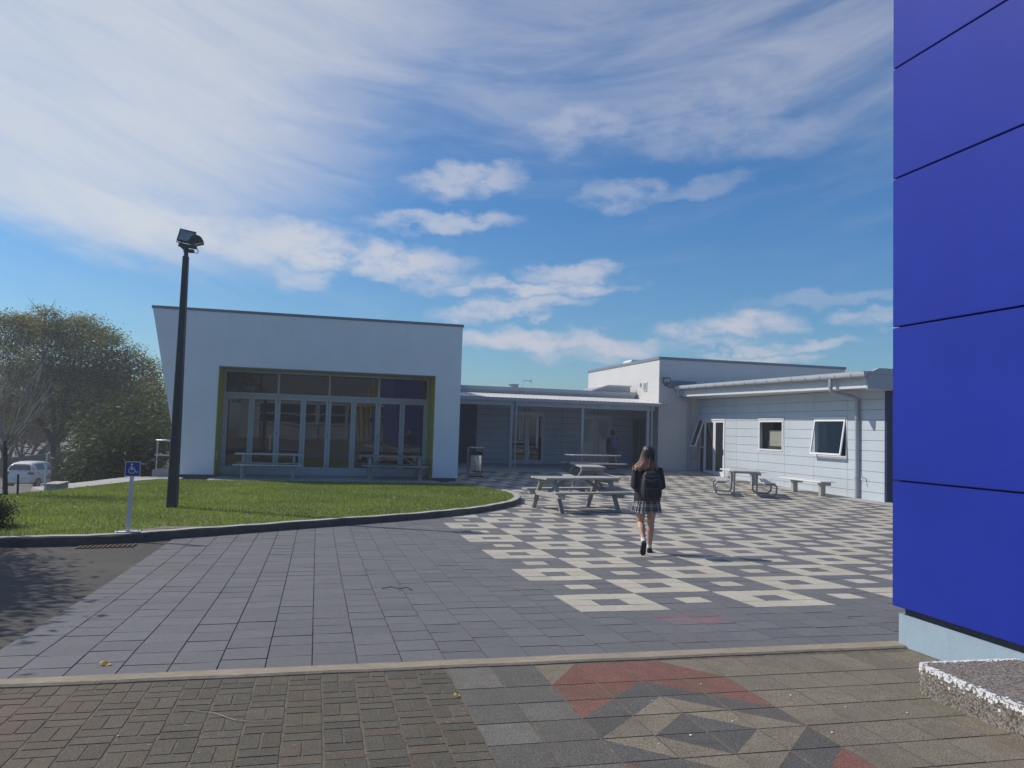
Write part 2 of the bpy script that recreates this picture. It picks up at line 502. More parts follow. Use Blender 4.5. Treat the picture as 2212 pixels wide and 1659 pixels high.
class MB:
    def __init__(self):
        self.v, self.f, self.mi, self.smooth = [], [], [], False

    def add(self, vs, fs, mi=0):
        b = len(self.v)
        self.v += [tuple(p) for p in vs]
        for q in fs:
            self.f.append(tuple(i + b for i in q))
            self.mi.append(mi)
        return self

    def box(self, x0, x1, y0, y1, z0, z1, mi=0):
        x0, x1 = min(x0, x1), max(x0, x1)
        y0, y1 = min(y0, y1), max(y0, y1)
        z0, z1 = min(z0, z1), max(z0, z1)
        vs = [(x, y, z) for z in (z0, z1) for y in (y0, y1) for x in (x0, x1)]
        return self.add(vs, [(0, 2, 3, 1), (4, 5, 7, 6), (0, 1, 5, 4), (2, 6, 7, 3), (0, 4, 6, 2), (1, 3, 7, 5)], mi)

    def cbox(self, x0, x1, y0, y1, z0, z1, c=.01, mi=0):
        """box with chamfered edges"""
        bm = bmesh.new()
        bmesh.ops.create_cube(bm, size=1)
        for v in bm.verts:
            v.co = Vector(((x0 + x1) / 2 + v.co.x * abs(x1 - x0), (y0 + y1) / 2 + v.co.y * abs(y1 - y0), (z0 + z1) / 2 + v.co.z * abs(z1 - z0)))
        bmesh.ops.bevel(bm, geom=bm.edges[:], offset=c, segments=2, affect='EDGES')
        return self.bm(bm, mi)

    def bm(self, bm, mi=0):
        bm.verts.index_update()
        self.add([v.co[:] for v in bm.verts], [[v.index for v in f.verts] for f in bm.faces], mi)
        bm.free()
        return self

    def bar(self, a, b, w, h, upv=(0, 0, 1), mi=0):
        """rectangular bar from a to b; w across, h along upv"""
        a, b = Vector(a), Vector(b)
        d = (b - a).normalized()
        s = d.cross(Vector(upv))
        if s.length < 1e-4:
            s = Vector((1, 0, 0))
        s.normalize()
        u = s.cross(d)
        vs = []
        for p in (a, b):
            for i, j in ((-1, -1), (1, -1), (1, 1), (-1, 1)):
                vs.append(p + s * (w / 2 * i) + u * (h / 2 * j))
        return self.add(vs, [(0, 3, 2, 1), (4, 5, 6, 7), (0, 1, 5, 4), (1, 2, 6, 5), (2, 3, 7, 6), (3, 0, 4, 7)], mi)

    def tube(self, pts, r, n=8, mi=0, cap=True, flat=1.0):
        pts = [Vector(p) for p in pts]
        rs = r if isinstance(r, (list, tuple)) else [r] * len(pts)
        prev = None
        rings = []
        for i, p in enumerate(pts):
            d = (pts[min(i + 1, len(pts) - 1)] - pts[max(i - 1, 0)])
            d = d.normalized() if d.length > 1e-9 else Vector((0, 0, 1))
            if prev is None:
                s = d.cross(Vector((0, 0, 1)))
                if s.length < 1e-3:
                    s = d.cross(Vector((0, 1, 0)))
            else:
                s = prev - d * prev.dot(d)
            s.normalize()
            prev = s
            u = s.cross(d)
            rings.append([p + (s * math.cos(2 * math.pi * k / n) + u * (math.sin(2 * math.pi * k / n) * flat)) * rs[i] for k in range(n)])
        vs = [q for ring in rings for q in ring]
        fs = []
        for i in range(len(pts) - 1):
            for k in range(n):
                fs.append((i * n + k, i * n + (k + 1) % n, (i + 1) * n + (k + 1) % n, (i + 1) * n + k))
        if cap:
            fs.append(tuple(range(n - 1, -1, -1)))
            fs.append(tuple((len(pts) - 1) * n + k for k in range(n)))
        return self.add(vs, fs, mi)

    def rings(self, rings, mi=0, cap=True):
        n = len(rings[0])
        vs = [q for r in rings for q in r]
        fs = []
        for i in range(len(rings) - 1):
            for k in range(n):
                fs.append((i * n + k, i * n + (k + 1) % n, (i + 1) * n + (k + 1) % n, (i + 1) * n + k))
        if cap:
            fs.append(tuple(range(n - 1, -1, -1)))
            fs.append(tuple((len(rings) - 1) * n + k for k in range(n)))
        return self.add(vs, fs, mi)

    def prism(self, poly, z0, z1, mi=0):
        n = len(poly)
        vs = [(x, y, z0) for x, y in poly] + [(x, y, z1) for x, y in poly]
        fs = [tuple(range(n - 1, -1, -1)), tuple(range(n, 2 * n))] + [(k, (k + 1) % n, n + (k + 1) % n, n + k) for k in range(n)]
        return self.add(vs, fs, mi)

    def ext(self, poly, axis, a, b, mi=0):
        """extrude a 2D polygon along axis x (poly = y,z) or y (poly = x,z)"""
        n = len(poly)
        if axis == 'y':
            vs = [(x, a, z) for x, z in poly] + [(x, b, z) for x, z in poly]
        else:
            vs = [(a, y, z) for y, z in poly] + [(b, y, z) for y, z in poly]
        fs = [tuple(range(n - 1, -1, -1)), tuple(range(n, 2 * n))] + [(k, (k + 1) % n, n + (k + 1) % n, n + k) for k in range(n)]
        return self.add(vs, fs, mi)

    def build(self, name, mats, parent=None, smooth=False, bevel=0, world=True):
        me = bpy.data.meshes.new(name)
        off = world_loc(parent) if (parent and world) else Vector((0, 0, 0))
        me.from_pydata([(p[0] - off.x, p[1] - off.y, p[2] - off.z) for p in self.v], [], self.f)
        ml = mats if isinstance(mats, (list, tuple)) else [mats]
        for m in ml:
            me.materials.append(m)
        if len(ml) > 1:
            me.polygons.foreach_set('material_index', self.mi)
        bm = bmesh.new()
        bm.from_mesh(me)
        bmesh.ops.recalc_face_normals(bm, faces=bm.faces[:])
        bm.to_mesh(me)
        bm.free()
        if smooth:
            me.polygons.foreach_set('use_smooth', [True] * len(me.polygons))
        o = bpy.data.objects.new(name, me)
        C.objects.link(o)
        if parent:
            o.parent = parent
        if bevel:
            b = o.modifiers.new('bevel', 'BEVEL')
            b.width = bevel
            b.segments = 2
            b.limit_method = 'ANGLE'
        if smooth:
            try:
                me.set_sharp_from_angle(angle=rad(45))
            except Exception:
                pass
        return o


def npmesh(name, V, F, m, tint=None, parent=None, smooth=False):
    """V (n,3), F (k,3|4) arrays; tint per face (k,3)"""
    me = bpy.data.meshes.new(name)
    V = np.asarray(V, np.float32)
    F = np.asarray(F, np.int32)
    if parent:
        w = world_loc(parent)
        V = V - np.array([w.x, w.y, w.z], np.float32)
    k = F.shape[1]
    me.vertices.add(len(V))
    me.vertices.foreach_set('co', V.ravel())
    me.loops.add(F.size)
    me.loops.foreach_set('vertex_index', F.ravel())
    me.polygons.add(len(F))
    me.polygons.foreach_set('loop_start', np.arange(0, F.size, k, dtype=np.int32))
    me.polygons.foreach_set('loop_total', np.full(len(F), k, np.int32))
    me.update(calc_edges=True)
    if tint is not None:
        a = me.attributes.new('tint', 'FLOAT_COLOR', 'CORNER')
        col = np.ones((len(F), k, 4), np.float32)
        col[:, :, :3] = np.asarray(tint, np.float32)[:, None, :]
        a.data.foreach_set('color', col.ravel())
    me.materials.append(m)
    me.polygons.foreach_set('use_smooth', [bool(smooth)] * len(F))
    o = bpy.data.objects.new(name, me)
    C.objects.link(o)
    if parent:
        o.parent = parent
    return o


def tag(o, label=None, cat=None, group=None, kind=None):
    if label:
        o['label'] = label
    if cat:
        o['category'] = cat
    if group:
        o['group'] = group
    if kind:
        o['kind'] = kind
    return o


def thing(name, label, cat, loc=(0, 0, 0), rz=0, group=None):
    o = bpy.data.objects.new(name, None)
    C.objects.link(o)
    o.empty_display_size = .2
    o.location = loc
    o.rotation_euler = (0, 0, rz)
    return tag(o, label, cat, group)


def copy_tree(o, parent=None):
    c = o.copy()
    C.objects.link(c)
    c.parent = parent
    for ch in list(o.children):
        copy_tree(ch, c)
    return c


# ------------------------------------------------------------------ ground levels


def prof(Y):
    if Y < 5.2:
        return .233 + .02 * (5.2 - max(Y, -6))
    if Y < 6:
        return .233 - (Y - 5.2) / .8 * .0175
    d = min(Y, 15.98) - 6
    h = 1.6245 + .0439 * d - .0022 * d * d
    e = .0125 * min(max(Y - 20, 0), 10) + .1 * min(max(Y - 30, 0), 1.2) + .004 * min(max(Y - 31.2, 0), 4)
    return 1.84 - h + e


def ss(a, b, x):
    t = min(max((x - a) / (b - a), 0), 1)
    return t * t * (3 - 2 * t)


def terrain(X, Y):
    z = prof(Y)
    d = -.0735 * (Y - 19.3) if Y > 19.3 else 0
    d = max(d, -2.6)
    w = ss(-4.9, -5.7, X)
    return z * (1 - w) + (min(z, 0.02) + d) * w if Y > 19.3 else z


rng = np.random.default_rng(7)
random.seed(11)


def make_ground():
    xs = sorted(set([-200, -120, -80, -60, -50, -40, -30, -25, -20, -16, -14, -12, -10, -9, -8, -7, -6.4, -5.7, -5.4, -5.1, -4.9, -4, -3, -2, 0, 2, 4, 6, 8, 12, 16, 20, 30, 60, 120, 200]))
    ys = sorted(set([-120, -60, -40, -20, -10, -6, 0, 2, 3, 4, 5, 5.2, 5.6, 6] + list(range(7, 16)) + [17, 18, 19, 19.3, 20, 22, 24, 26, 28, 30, 31.2, 33, 36, 40, 45, 50, 54.7, 60, 70, 90, 130, 200, 300]))
    V = [(x, y, terrain(x, y) - .035) for y in ys for x in xs]
    n = len(xs)
    F = [(j * n + i, j * n + i + 1, (j + 1) * n + i + 1, (j + 1) * n + i) for j in range(len(ys) - 1) for i in range(n - 1)]
    o = npmesh('ground', V, F, M['asphalt_pale'])
    tag(o, kind='structure')


make_ground()


def strip_sheet(name, xs, ys, dz, m, zf=prof):
    V = [(x, y, zf(y) + dz) for y in ys for x in xs]
    n = len(xs)
    F = [(j * n + i, j * n + i + 1, (j + 1) * n + i + 1, (j + 1) * n + i) for j in range(len(ys) - 1) for i in range(n - 1)]
    o = npmesh(name, V, F, m)
    tag(o, kind='structure')
    return o


yy = [5.2, 5.6, 6, 6.5, 7, 7.5, 8, 8.5, 9, 9.5, 10, 10.5, 11, 11.5, 12, 12.5, 13, 13.5, 14]
strip_sheet('driveway', [-20, -10, -6, -4, -2.0], yy, -.012, M['asphalt'])

# ------------------------------------------------------------------ lawn outline
FOOT = [(-9.0, 12.15), (-6.5, 12.0), (-4.13, 12.0), (-3.16, 12.12), (-2.6, 12.4), (-1.99, 12.86), (-1.35, 13.25), (-.64, 13.76), (.45, 14.44), (1.5, 15.12),
        (2.44, 15.76), (3.0, 16.2), (3.61, 16.78), (4.13, 17.4), (4.55, 18.0), (4.87, 18.6), (5.10, 19.2), (5.26, 19.9), (5.32, 20.6), (5.25, 21.35)]
BACK = [(4.95, 22.4), (4.45, 23.6), (3.0, 24.0), (1.0, 24.0), (-1.0, 24.0), (-3.05, 23.95), (-4.0, 24.1), (-4.5, 23.6), (-5.0, 22.3), (-5.75, 20.3), (-6.45, 18.95), (-7.6, 17.2), (-9, 15)]


def smooth_line(p, k=2):
    for _ in range(k):
        q = [p[0]]
        for a, b in zip(p[:-1], p[1:]):
            q += [(a[0] * .75 + b[0] * .25, a[1] * .75 + b[1] * .25), (a[0] * .25 + b[0] * .75, a[1] * .25 + b[1] * .75)]
        q.append(p[-1])
        p = q
    return p


FOOT = smooth_line(FOOT, 2)


def offset_line(p, d):
    out = []
    for i, a in enumerate(p):
        t = Vector(p[min(i + 1, len(p) - 1)]) - Vector(p[max(i - 1, 0)])
        t.normalize()
        out.append((a[0] - t.y * d, a[1] + t.x * d))
    return out


KI = offset_line(FOOT, .17)
LAWN = KI + BACK


def inside(poly, x, y):
    c = False
    n = len(poly)
    for i in range(n):
        x1, y1 = poly[i]
        x2, y2 = poly[(i + 1) % n]
        if (y1 > y) != (y2 > y) and x < (x2 - x1) * (y - y1) / (y2 - y1) + x1:
            c = not c
    return c


def dist_poly(poly, x, y):
    P = np.array(poly)
    Q = np.roll(P, -1, 0)
    d = Q - P
    t = np.clip(((np.array([x, y]) - P) * d).sum(1) / (d * d).sum(1), 0, 1)
    return np.sqrt((((P + d * t[:, None]) - np.array([x, y])) ** 2).sum(1)).min()


def lawn_z(x, y):
    d = dist_poly(LAWN, x, y)
    base = prof(y) + .105
    if y > 20:
        base = prof(y) + .105 - .05 * ss(20, 23.8, y)
    return base + .03 * ss(0, 2.5, d) * ss(23.9, 20, y)


def make_lawn():
    pts = [Vector(p) for p in LAWN]
    nb = len(pts)
    for x in np.arange(-9, 5.4, .35):
        for y in np.arange(12, 24.4, .35):
            if inside(LAWN, x, y) and dist_poly(LAWN, x, y) > .12:
                pts.append(Vector((float(x), float(y))))
    r = delaunay_2d_cdt(pts, [], [list(range(nb))], 1, 1e-5)
    V = [(v.x, v.y, lawn_z(v.x, v.y)) for v in r[0]]
    b = MB()
    b.add(V, [tuple(f) for f in r[2]])
    o = b.build('lawn', M['lawn'], smooth=True)
    tag(o, kind='structure')
    # grass blades
    N = 150000
    xs = rng.uniform(-8.2, 5.35, N)
    ys = rng.uniform(11.9, 24.3, N)
    grid = {}
    keep = []
    bare = [(-2.35, 12.95, .55, .22), (-3.4, 12.25, 1.2, .10), (-2.0, 13.3, .5, .14)]
    for i in range(N):
        x, y = xs[i], ys[i]
        if not inside(LAWN, x, y):
            continue
        ok = True
        for bx, by, ra, rb in bare:
            if ((x - bx) / ra) ** 2 + ((y - by) / rb) ** 2 < random.uniform(.6, 1.3):
                ok = random.random() < .08
                break
        if ok:
            keep.append(i)
    xs, ys = xs[keep], ys[keep]
    z = np.empty(len(xs))
    cache = {}
    for i in range(len(xs)):
        key = (round(xs[i] * 5), round(ys[i] * 5))
        if key not in cache:
            cache[key] = lawn_z(key[0] / 5, key[1] / 5)
        z[i] = cache[key]
    n = len(xs)
    a = rng.uniform(0, 2 * np.pi, n)
    L = rng.uniform(.022, .055, n)
    wd = rng.uniform(.006, .013, n)
    lean = rng.uniform(.1, .9, n) * L
    la = rng.uniform(0, 2 * np.pi, n)
    V = np.zeros((n, 3, 3), np.float32)
    V[:, 0] = np.stack([xs - np.cos(a) * wd, ys - np.sin(a) * wd, z - .01], 1)
    V[:, 1] = np.stack([xs + np.cos(a) * wd, ys + np.sin(a) * wd, z - .01], 1)
    V[:, 2] = np.stack([xs + np.cos(la) * lean, ys + np.sin(la) * lean, z + L], 1)
    F = np.arange(3 * n).reshape(n, 3)
    k = rng.uniform(0, 1, n)[:, None]
    patch = (np.sin(xs * 1.7 + np.sin(ys * 1.3) * 2) * np.cos(ys * 1.1 + np.sin(xs * .9)))[:, None] * .5 + .5
    col = np.array([.135, .20, .035]) * (1 - k) + np.array([.28, .32, .085]) * k
    col = col * (.82 + .36 * patch)
    dry = rng.uniform(0, 1, n) < .035
    col[dry] = (.26, .23, .10)
    o = npmesh('grass', V.reshape(-1, 3), F, M['blade'], col)
    tag(o, kind='stuff')
    o['label'] = 'short green grass covering the kerbed lawn'
    # bare soil patches lying on the lawn beside the sign
    b = MB()
    for bx, by, ra, rb in bare:
        ring = []
        for q in range(22):
            t = 2 * math.pi * q / 22
            k = random.uniform(.8, 1.15)
            x, y = bx + ra * k * math.cos(t), by + rb * k * math.sin(t)
            if not inside(LAWN, x, y):
                x, y = bx + ra * .6 * k * math.cos(t), max(by + rb * .5 * math.sin(t), by - .03)
            ring.append((x, y, lawn_z(x, y) + .006))
        b.add([(bx, by, lawn_z(bx, by) + .008)] + ring, [(0, 1 + q, 1 + (q + 1) % 22) for q in range(22)])
    tag(b.build('bare_soil', M['soil']), kind='structure')
    # small white clover flowers and litter in the grass
    b = MB()
    for _ in range(90):
        x, y = random.uniform(-7, 4.5), random.uniform(12.2, 22)
        if inside(LAWN, x, y):
            z0 = lawn_z(x, y) + .06
            s = random.uniform(.006, .016)
            b.box(x - s, x + s, y - s, y + s, z0, z0 + s)
    o = b.build('clover_flowers', M['white_paint'])
    tag(o, 'tiny white clover flowers dotted over the lawn', kind='stuff')


make_lawn()


def make_kerb():
    n = len(FOOT)
    b = MB()
    rings = []
    ins = KI
    mid = offset_line(FOOT, .02)
    for i in range(n):
        zf = prof(FOOT[i][1])
        jig = .004 * math.sin(i * 1.7) + .003 * math.sin(i * .61)
        top = zf + .125 + jig
        rings.append([(FOOT[i][0], FOOT[i][1], zf - .03), (FOOT[i][0], FOOT[i][1], top - .02), (mid[i][0], mid[i][1], top), (ins[i][0], ins[i][1], top), (ins[i][0], ins[i][1], zf - .03)])
    b.rings(rings)
    # shade and dirt both painted into the dark upstand; the top is plain concrete
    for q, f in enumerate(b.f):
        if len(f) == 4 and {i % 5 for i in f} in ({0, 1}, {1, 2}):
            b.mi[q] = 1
    tag(b.build('lawn_kerb', [M['concrete'], M['kerb_shade_face']]), kind='structure')


make_kerb()

# ------------------------------------------------------------------ plaza paving, every tile a raised face with joints between
X0, Y0, S = 2.4306, 6.8432, .30
KERBPOLY = offset_line(FOOT, .06) + BACK


def make_plaza():
    # sand bed
    strip_sheet('paving_bed', [-2.0, 0, 2, 4, 8, 12, 15.9], [5.3, 5.6, 6, 6.5, 7, 7.5, 8, 8.5, 9, 9.5, 10, 10.5, 11, 11.5, 12, 12.5, 13, 14, 15, 16, 18, 20, 22, 24, 26, 28, 30, 30.3], -.008, M['tile_joint'])
    V, F, T = [], [], []
    dark = np.array([.128, .127, .134])
    light = np.array([.440, .405, .335])
    i0, i1 = -15, 45
    for i in range(i0, i1):
        xa = X0 + i * S
        xb = xa + S
        if xa < -2.07:
            continue
        plainoff = random.uniform(-.06, .06)
        j = -6
        while True:
            ya = Y0 + j * S
            if ya > 30.2:
                break
            yb = ya + S
            if i < 0 or j < 0:
                ya, yb = ya + plainoff, yb + plainoff
                if j == -1 and i >= 0:
                    yb = Y0
                if j == 0 and i < 0:
                    pass
            j += 1
            ya = max(ya, 5.34)
            if yb - ya < .05:
                continue
            cx, cy = (xa + xb) / 2, (ya + yb) / 2
            if cx > 15.75 or (cx > 4.5 and cy < 5.3) or yb > 30.25:
                continue
            if cy > 12 and inside(KERBPOLY, cx, cy) and dist_poly(KERBPOLY, cx, cy) > .25:
                continue
            if i >= 0 and j > 0:
                bi, bj = i // 3, (j - 1) // 3
                isl = (bi + bj) % 2 == 0
                if i % 3 == 1 and (j - 1) % 3 == 1:
                    isl = not isl
            else:
                isl = False
            base = light if isl else dark
            if isl and random.random() < .12:
                base = light * np.array([1.0, .97, .90])
            c = base * random.uniform(.92, 1.08)
            g = .0045
            tz = random.uniform(-.0012, .0012)
            tx, ty = random.uniform(-.002, .002), random.uniform(-.002, .002)
            k = len(V)
            for (px, py) in ((xa + g, ya + g), (xb - g, ya + g), (xb - g, yb - g), (xa + g, yb - g)):
                V.append((px, py, prof(py) + tz + tx * (px - cx) / S + ty * (py - cy) / S))
            F.append((k, k + 1, k + 2, k + 3))
            T.append(c)
            # edges of the tile
            for (p, q) in ((0, 1), (1, 2), (2, 3), (3, 0)):
                kk = len(V)
                A, B = V[k + p], V[k + q]
                V.extend([A, B, (B[0], B[1], B[2] - .012), (A[0], A[1], A[2] - .012)])
                F.append((kk + 1, kk, kk + 3, kk + 2))
                T.append(c * .9)
    o = npmesh('plaza_paving', V, F, M['tile'], T)
    tag(o, kind='structure')


make_plaza()
# concrete apron below the right-hand wall and the veranda floor
strip_sheet('concrete_apron', [15.76, 16.2, 16.7], [5.3, 12, 16, 18, 20, 22, 24, 26, 28, 30, 31, 31.9], .002, M['apron'])
strip_sheet('veranda_floor', [4.6, 8, 12, 15.75], [30.26, 30.6, 31.2, 33, 34.7], .004, M['apron'])
b = MB()
b.box(4.9, 15.75, 30.20, 30.26, prof(30.2) - .03, prof(30.2) + .022)
tag(b.build('paving_edge', M['concrete']), kind='structure')

# tan kerb strip between the two pavings
b = MB()
n = 60
ringsA = []
for q in range(n + 1):
    x = -12 + (16.55) * q / n
    yn, yf = 5.205 - .012 * (x + 1) / 4 + .006 * math.sin(q * 1.9), 5.345 + .004 * math.sin(q * 2.3)
    z = prof(5.25) + .018
    ringsA.append([(x, yf, z - .06), (x, yf, z - .004), (x, yf - .012, z), (x, yn + .015, z), (x, yn, z - .012), (x, yn, z - .06)])
b.rings(ringsA)
tag(b.build('kerb_strip', M['kerbtan'], bevel=0), kind='structure')

# ------------------------------------------------------------------ foreground pavers
strip_sheet('paver_bed', [-8, 0, 4.53, 6], [-6, 0, 2, 4, 5.25], -.0022, M['paver_joint'])


def add_paver(V, F, T, poly, c, h=.0006, ch=.003):
    """one paver: a top face with a worn edge sloping down"""
    cx = sum(p[0] for p in poly) / len(poly)
    cy = sum(p[1] for p in poly) / len(poly)
    dz = random.uniform(-.0008, .0008)
    k = len(V)
    n = len(poly)
    for p in poly:
        d = Vector((cx - p[0], cy - p[1]))
        d = d / max(abs(d.x), abs(d.y), 1e-6)
        V.append((p[0] + d.x * ch, p[1] + d.y * ch, prof(p[1]) + h + dz))
    for p in poly:
        V.append((p[0], p[1], prof(p[1]) - .006))
    return k, n


def make_pavers():
    """square slabs with the star, and basket-weave bricks to the left"""
    V, F, T = [], [], []
    TAN, GRY, DRK, RED = np.array([.200, .172, .124]), np.array([.126, .119, .102]), np.array([.094, .091, .084]), np.array([.190, .086, .063])
    th = .0124
    ox, oy = .899, 5.047
    ct, st = math.cos(th), math.sin(th)

    def P(a, bb):
        return (ox + a * ct + bb * st, oy - a * st + bb * ct)
    # design: (col, row) -> (diagonal, first colour, second colour); columns from 2 = C
    # '/' runs from far right to near left, '\\' from far left to near right; first colour is the far side
    star = {(2, 0): ('/', TAN, RED), (3, 0): (None, RED), (4, 0): (None, RED), (5, 0): ('\\', TAN, RED),
            (2, 1): (None, RED), (3, 1): ('/', RED, DRK), (4, 1): ('\\', RED, DRK), (5, 1): (None, RED),
            (2, 2): ('/', RED, DRK), (3, 2): ('/', DRK, TAN), (4, 2): ('\\', DRK, TAN), (5, 2): ('\\', RED, DRK),
            (2, 3): ('/', DRK, TAN), (3, 3): ('/', TAN, DRK), (4, 3): ('\\', TAN, DRK), (5, 3): ('\\', DRK, TAN),
            (2, 4): ('\\', TAN, DRK), (3, 4): ('\\', DRK, TAN), (4, 4): ('/', DRK, TAN), (5, 4): ('/', TAN, DRK),
            (2, 5): ('\\', DRK, RED), (3, 5): ('\\', TAN, DRK), (4, 5): ('/', TAN, DRK), (5, 5): ('/', DRK, RED),
            (2, 6): (None, RED), (3, 6): ('\\', DRK, RED), (4, 6): ('/', DRK, RED), (5, 6): (None, RED),
            (2, 7): ('\\', RED, TAN), (3, 7): (None, RED), (4, 7): (None, RED), (5, 7): ('/', RED, TAN)}
    g = .0035
    for i in range(0, 14):
        for r in range(0, 14):
            a0, a1 = i * .3 + g, (i + 1) * .3 - g
            b1, b0 = -(r) * .3 - g, -(r + 1) * .3 + g
            if r == 0:
                b1 = .148 - .004 * i
            # r counts rows below the kerb: row 0 is cut by the kerb strip
            if P(a1, b0)[0] > 4.6:
                continue
            quad = [P(a0, b0), P(a1, b0), P(a1, b1), P(a0, b1)]
            sp = star.get((i, r))
            f = random.uniform(.90, 1.10)
            if sp is None:
                base = GRY if i < 2 else (TAN * (.92 if (i + r) % 5 else .85))
                if i < 2:
                    base = base * (.95 if (i + r) % 3 else 1.12)
                sp = (None, base)
            k, n = add_paver(V, F, T, quad, None)
            # corner order: near left, near right, far right, far left
            if sp[0] is None:
                F.append((k, k + 1, k + 2, k + 3))
                T.append(sp[1] * f)
            elif sp[0] == '/':
                F.append((k, k + 2, k + 3, k))
                T.append(sp[1] * f)
                F.append((k, k + 1, k + 2, k))
                T.append(sp[2] * f)
            else:
                F.append((k + 1, k + 2, k + 3, k + 1))
                T.append(sp[1] * f)
                F.append((k, k + 1, k + 3, k))
                T.append(sp[2] * f)
            for q in range(4):
                F.append((k + q, k + 4 + q, k + 4 + (q + 1) % 4, k + (q + 1) % 4))
                T.append(np.array([.12, .11, .088]))

    def tri_quads(fs):
        out = []
        for f in fs:
            out.append(f)
        return out
    # split degenerate quads into true triangles through a bmesh
    bmx = bmesh.new()
    vs = [bmx.verts.new(v) for v in V]
    lay = bmx.loops.layers.float_color.new('tint')
    for f, c in zip(F, T):
        ids = []
        for q in f:
            if q not in ids:
                ids.append(q)
        fc = bmx.faces.new([vs[q] for q in ids])
        for lp in fc.loops:
            lp[lay] = (c[0], c[1], c[2], 1)
    bmesh.ops.recalc_face_normals(bmx, faces=bmx.faces[:])
    me = bpy.data.meshes.new('slab_paving')
    bmx.to_mesh(me)
    bmx.free()
    me.materials.append(M['paver'])
    o = bpy.data.objects.new('slab_paving', me)
    C.objects.link(o)
    tag(o, kind='structure')
    # bricks
    V, F, T = [], [], []
    bw = .2

    def brick(x0, x1, y0, y1):
        g = .0042
        jx, jy = random.uniform(-.002, .002), random.uniform(-.002, .002)
        quad = [(x0 + g + jx, y0 + g + jy), (x1 - g + jx, y0 + g + jy), (x1 - g + jx, y1 - g + jy), (x0 + g + jx, y1 - g + jy)]
        k, n = add_paver(V, F, T, quad, None, ch=.004)
        c = np.array([.099, .088, .067]) * random.uniform(.84, 1.16)
        if random.random() < .25:
            c = c * np.array([1.08, .97, .9])
        F.append((k, k + 1, k + 2, k + 3))
        T.append(c)
        for q in range(4):
            F.append((k + q, k + 4 + q, k + 4 + (q + 1) % 4, k + (q + 1) % 4))
            T.append(c * .9)
    # soldier course along the kerb
    ncol = 28
    for q in range(ncol * 2):
        x1 = .893 - q * .1
        brick(x1 - .1, x1, 5.09 if q % 4 < 2 else 5.02, 5.2 + .0)
    for ci in range(ncol):
        for r in range(0, 18):
            x1 = .893 - ci * .2
            x0 = x1 - .2
            yt = (5.09 if (ci * 2) % 4 < 2 else 5.02) - r * .2
            yb = yt - .2
            if yb < 1.5:
                continue
            if (ci + r) % 2 == 0:
                brick(x0, x1, yb, yb + .1)
                brick(x0, x1, yb + .1, yt)
            else:
                brick(x0, x0 + .1, yb, yt)
                brick(x0 + .1, x1, yb, yt)
    o = npmesh('brick_paving', V, F, M['paver'], T)
    tag(o, kind='structure')


make_pavers()

# ------------------------------------------------------------------ litter: pale chips, twigs and fallen leaves
b = MB()
for (x, y) in [(1.75, 3.72), (1.97, 3.8), (2.3, 3.95), (2.0, 4.35), (2.9, 4.3), (2.45, 4.6), (3.1, 4.05), (1.5, 3.35), (3.4, 3.9), (2.75, 3.7), (.4, 3.5), (-.2, 4.2), (-.9, 4.3)]:
    s = random.uniform(.003, .008)
    z = prof(y) + .003
    a = random.uniform(0, 3)
    b.prism([(x + s * math.cos(a + t) * random.uniform(.7, 1.3), y + s * math.sin(a + t)) for t in (0, 1.2, 2.5, 3.6, 5)], z, z + .003)
tag(b.build('pale_chips', M['white_paint']), 'pale chewing gum spots and chips on the foreground pavers', kind='stuff')


def small_leaf(name, x, y, L, label, m, a=0.):
    z = prof(y) + .006
    bb = MB()
    pts = []
    for t in range(9):
        u = t / 8
        w = .28 * L * math.sin(math.pi * min(u * 1.02, 1)) ** .8
        pts.append((u * L - L / 2, w, .012 * math.sin(u * 6) + .010 * u))
    vs = []
    for (px, w, dz) in pts:
        for s_ in (-1, 1):
            vs.append((x + px * math.cos(a) - s_ * w * math.sin(a), y + px * math.sin(a) + s_ * w * math.cos(a), z + dz + .006 * (s_ > 0)))
    bb.add(vs, [(2 * q, 2 * q + 1, 2 * q + 3, 2 * q + 2) for q in range(8)])
    return tag(bb.build(name, m), label, 'leaf')


M['leaf_yellow'] = mat('yellow_leaf', (.42, .30, .04), .7)
M['leaf_brown'] = mat('brown_leaf', (.16, .11, .06), .8)
small_leaf('fallen_leaf', -1.28, 5.62, .085, 'yellow fallen leaf on the grey paving near the tan kerb', M['leaf_yellow'], -.3)
small_leaf('fallen_leaf', .87, 4.62, .05, 'pale yellow leaf scrap on the brick pavers beside the slabs', M['leaf_yellow'], .5)
b = MB()
for (pts, r) in [([(.72, 8.25), (.82, 8.30), (.90, 8.22), (.98, 8.26), (1.02, 8.14)], .0042), ([(.90, 8.22), (.88, 8.14)], .003)]:
    b.tube([(x, y, prof(y) + .012 + .01 * (q % 2)) for q, (x, y) in enumerate(pts)], r, 5)
tag(b.build('dry_twig', M['bark']), 'dark dry twig lying on the grey plaza paving', 'twig')
b = MB()
b.tube([(x, y, prof(y) + .008) for x, y in [(-.62, 4.62), (-.48, 4.55), (-.36, 4.42), (-.26, 4.38), (-.15, 4.36)]], .0022, 4)
tag(b.build('dry_stalk', M['twig']), 'thin pale dry grass stalk lying across the brick pavers', 'stalk')

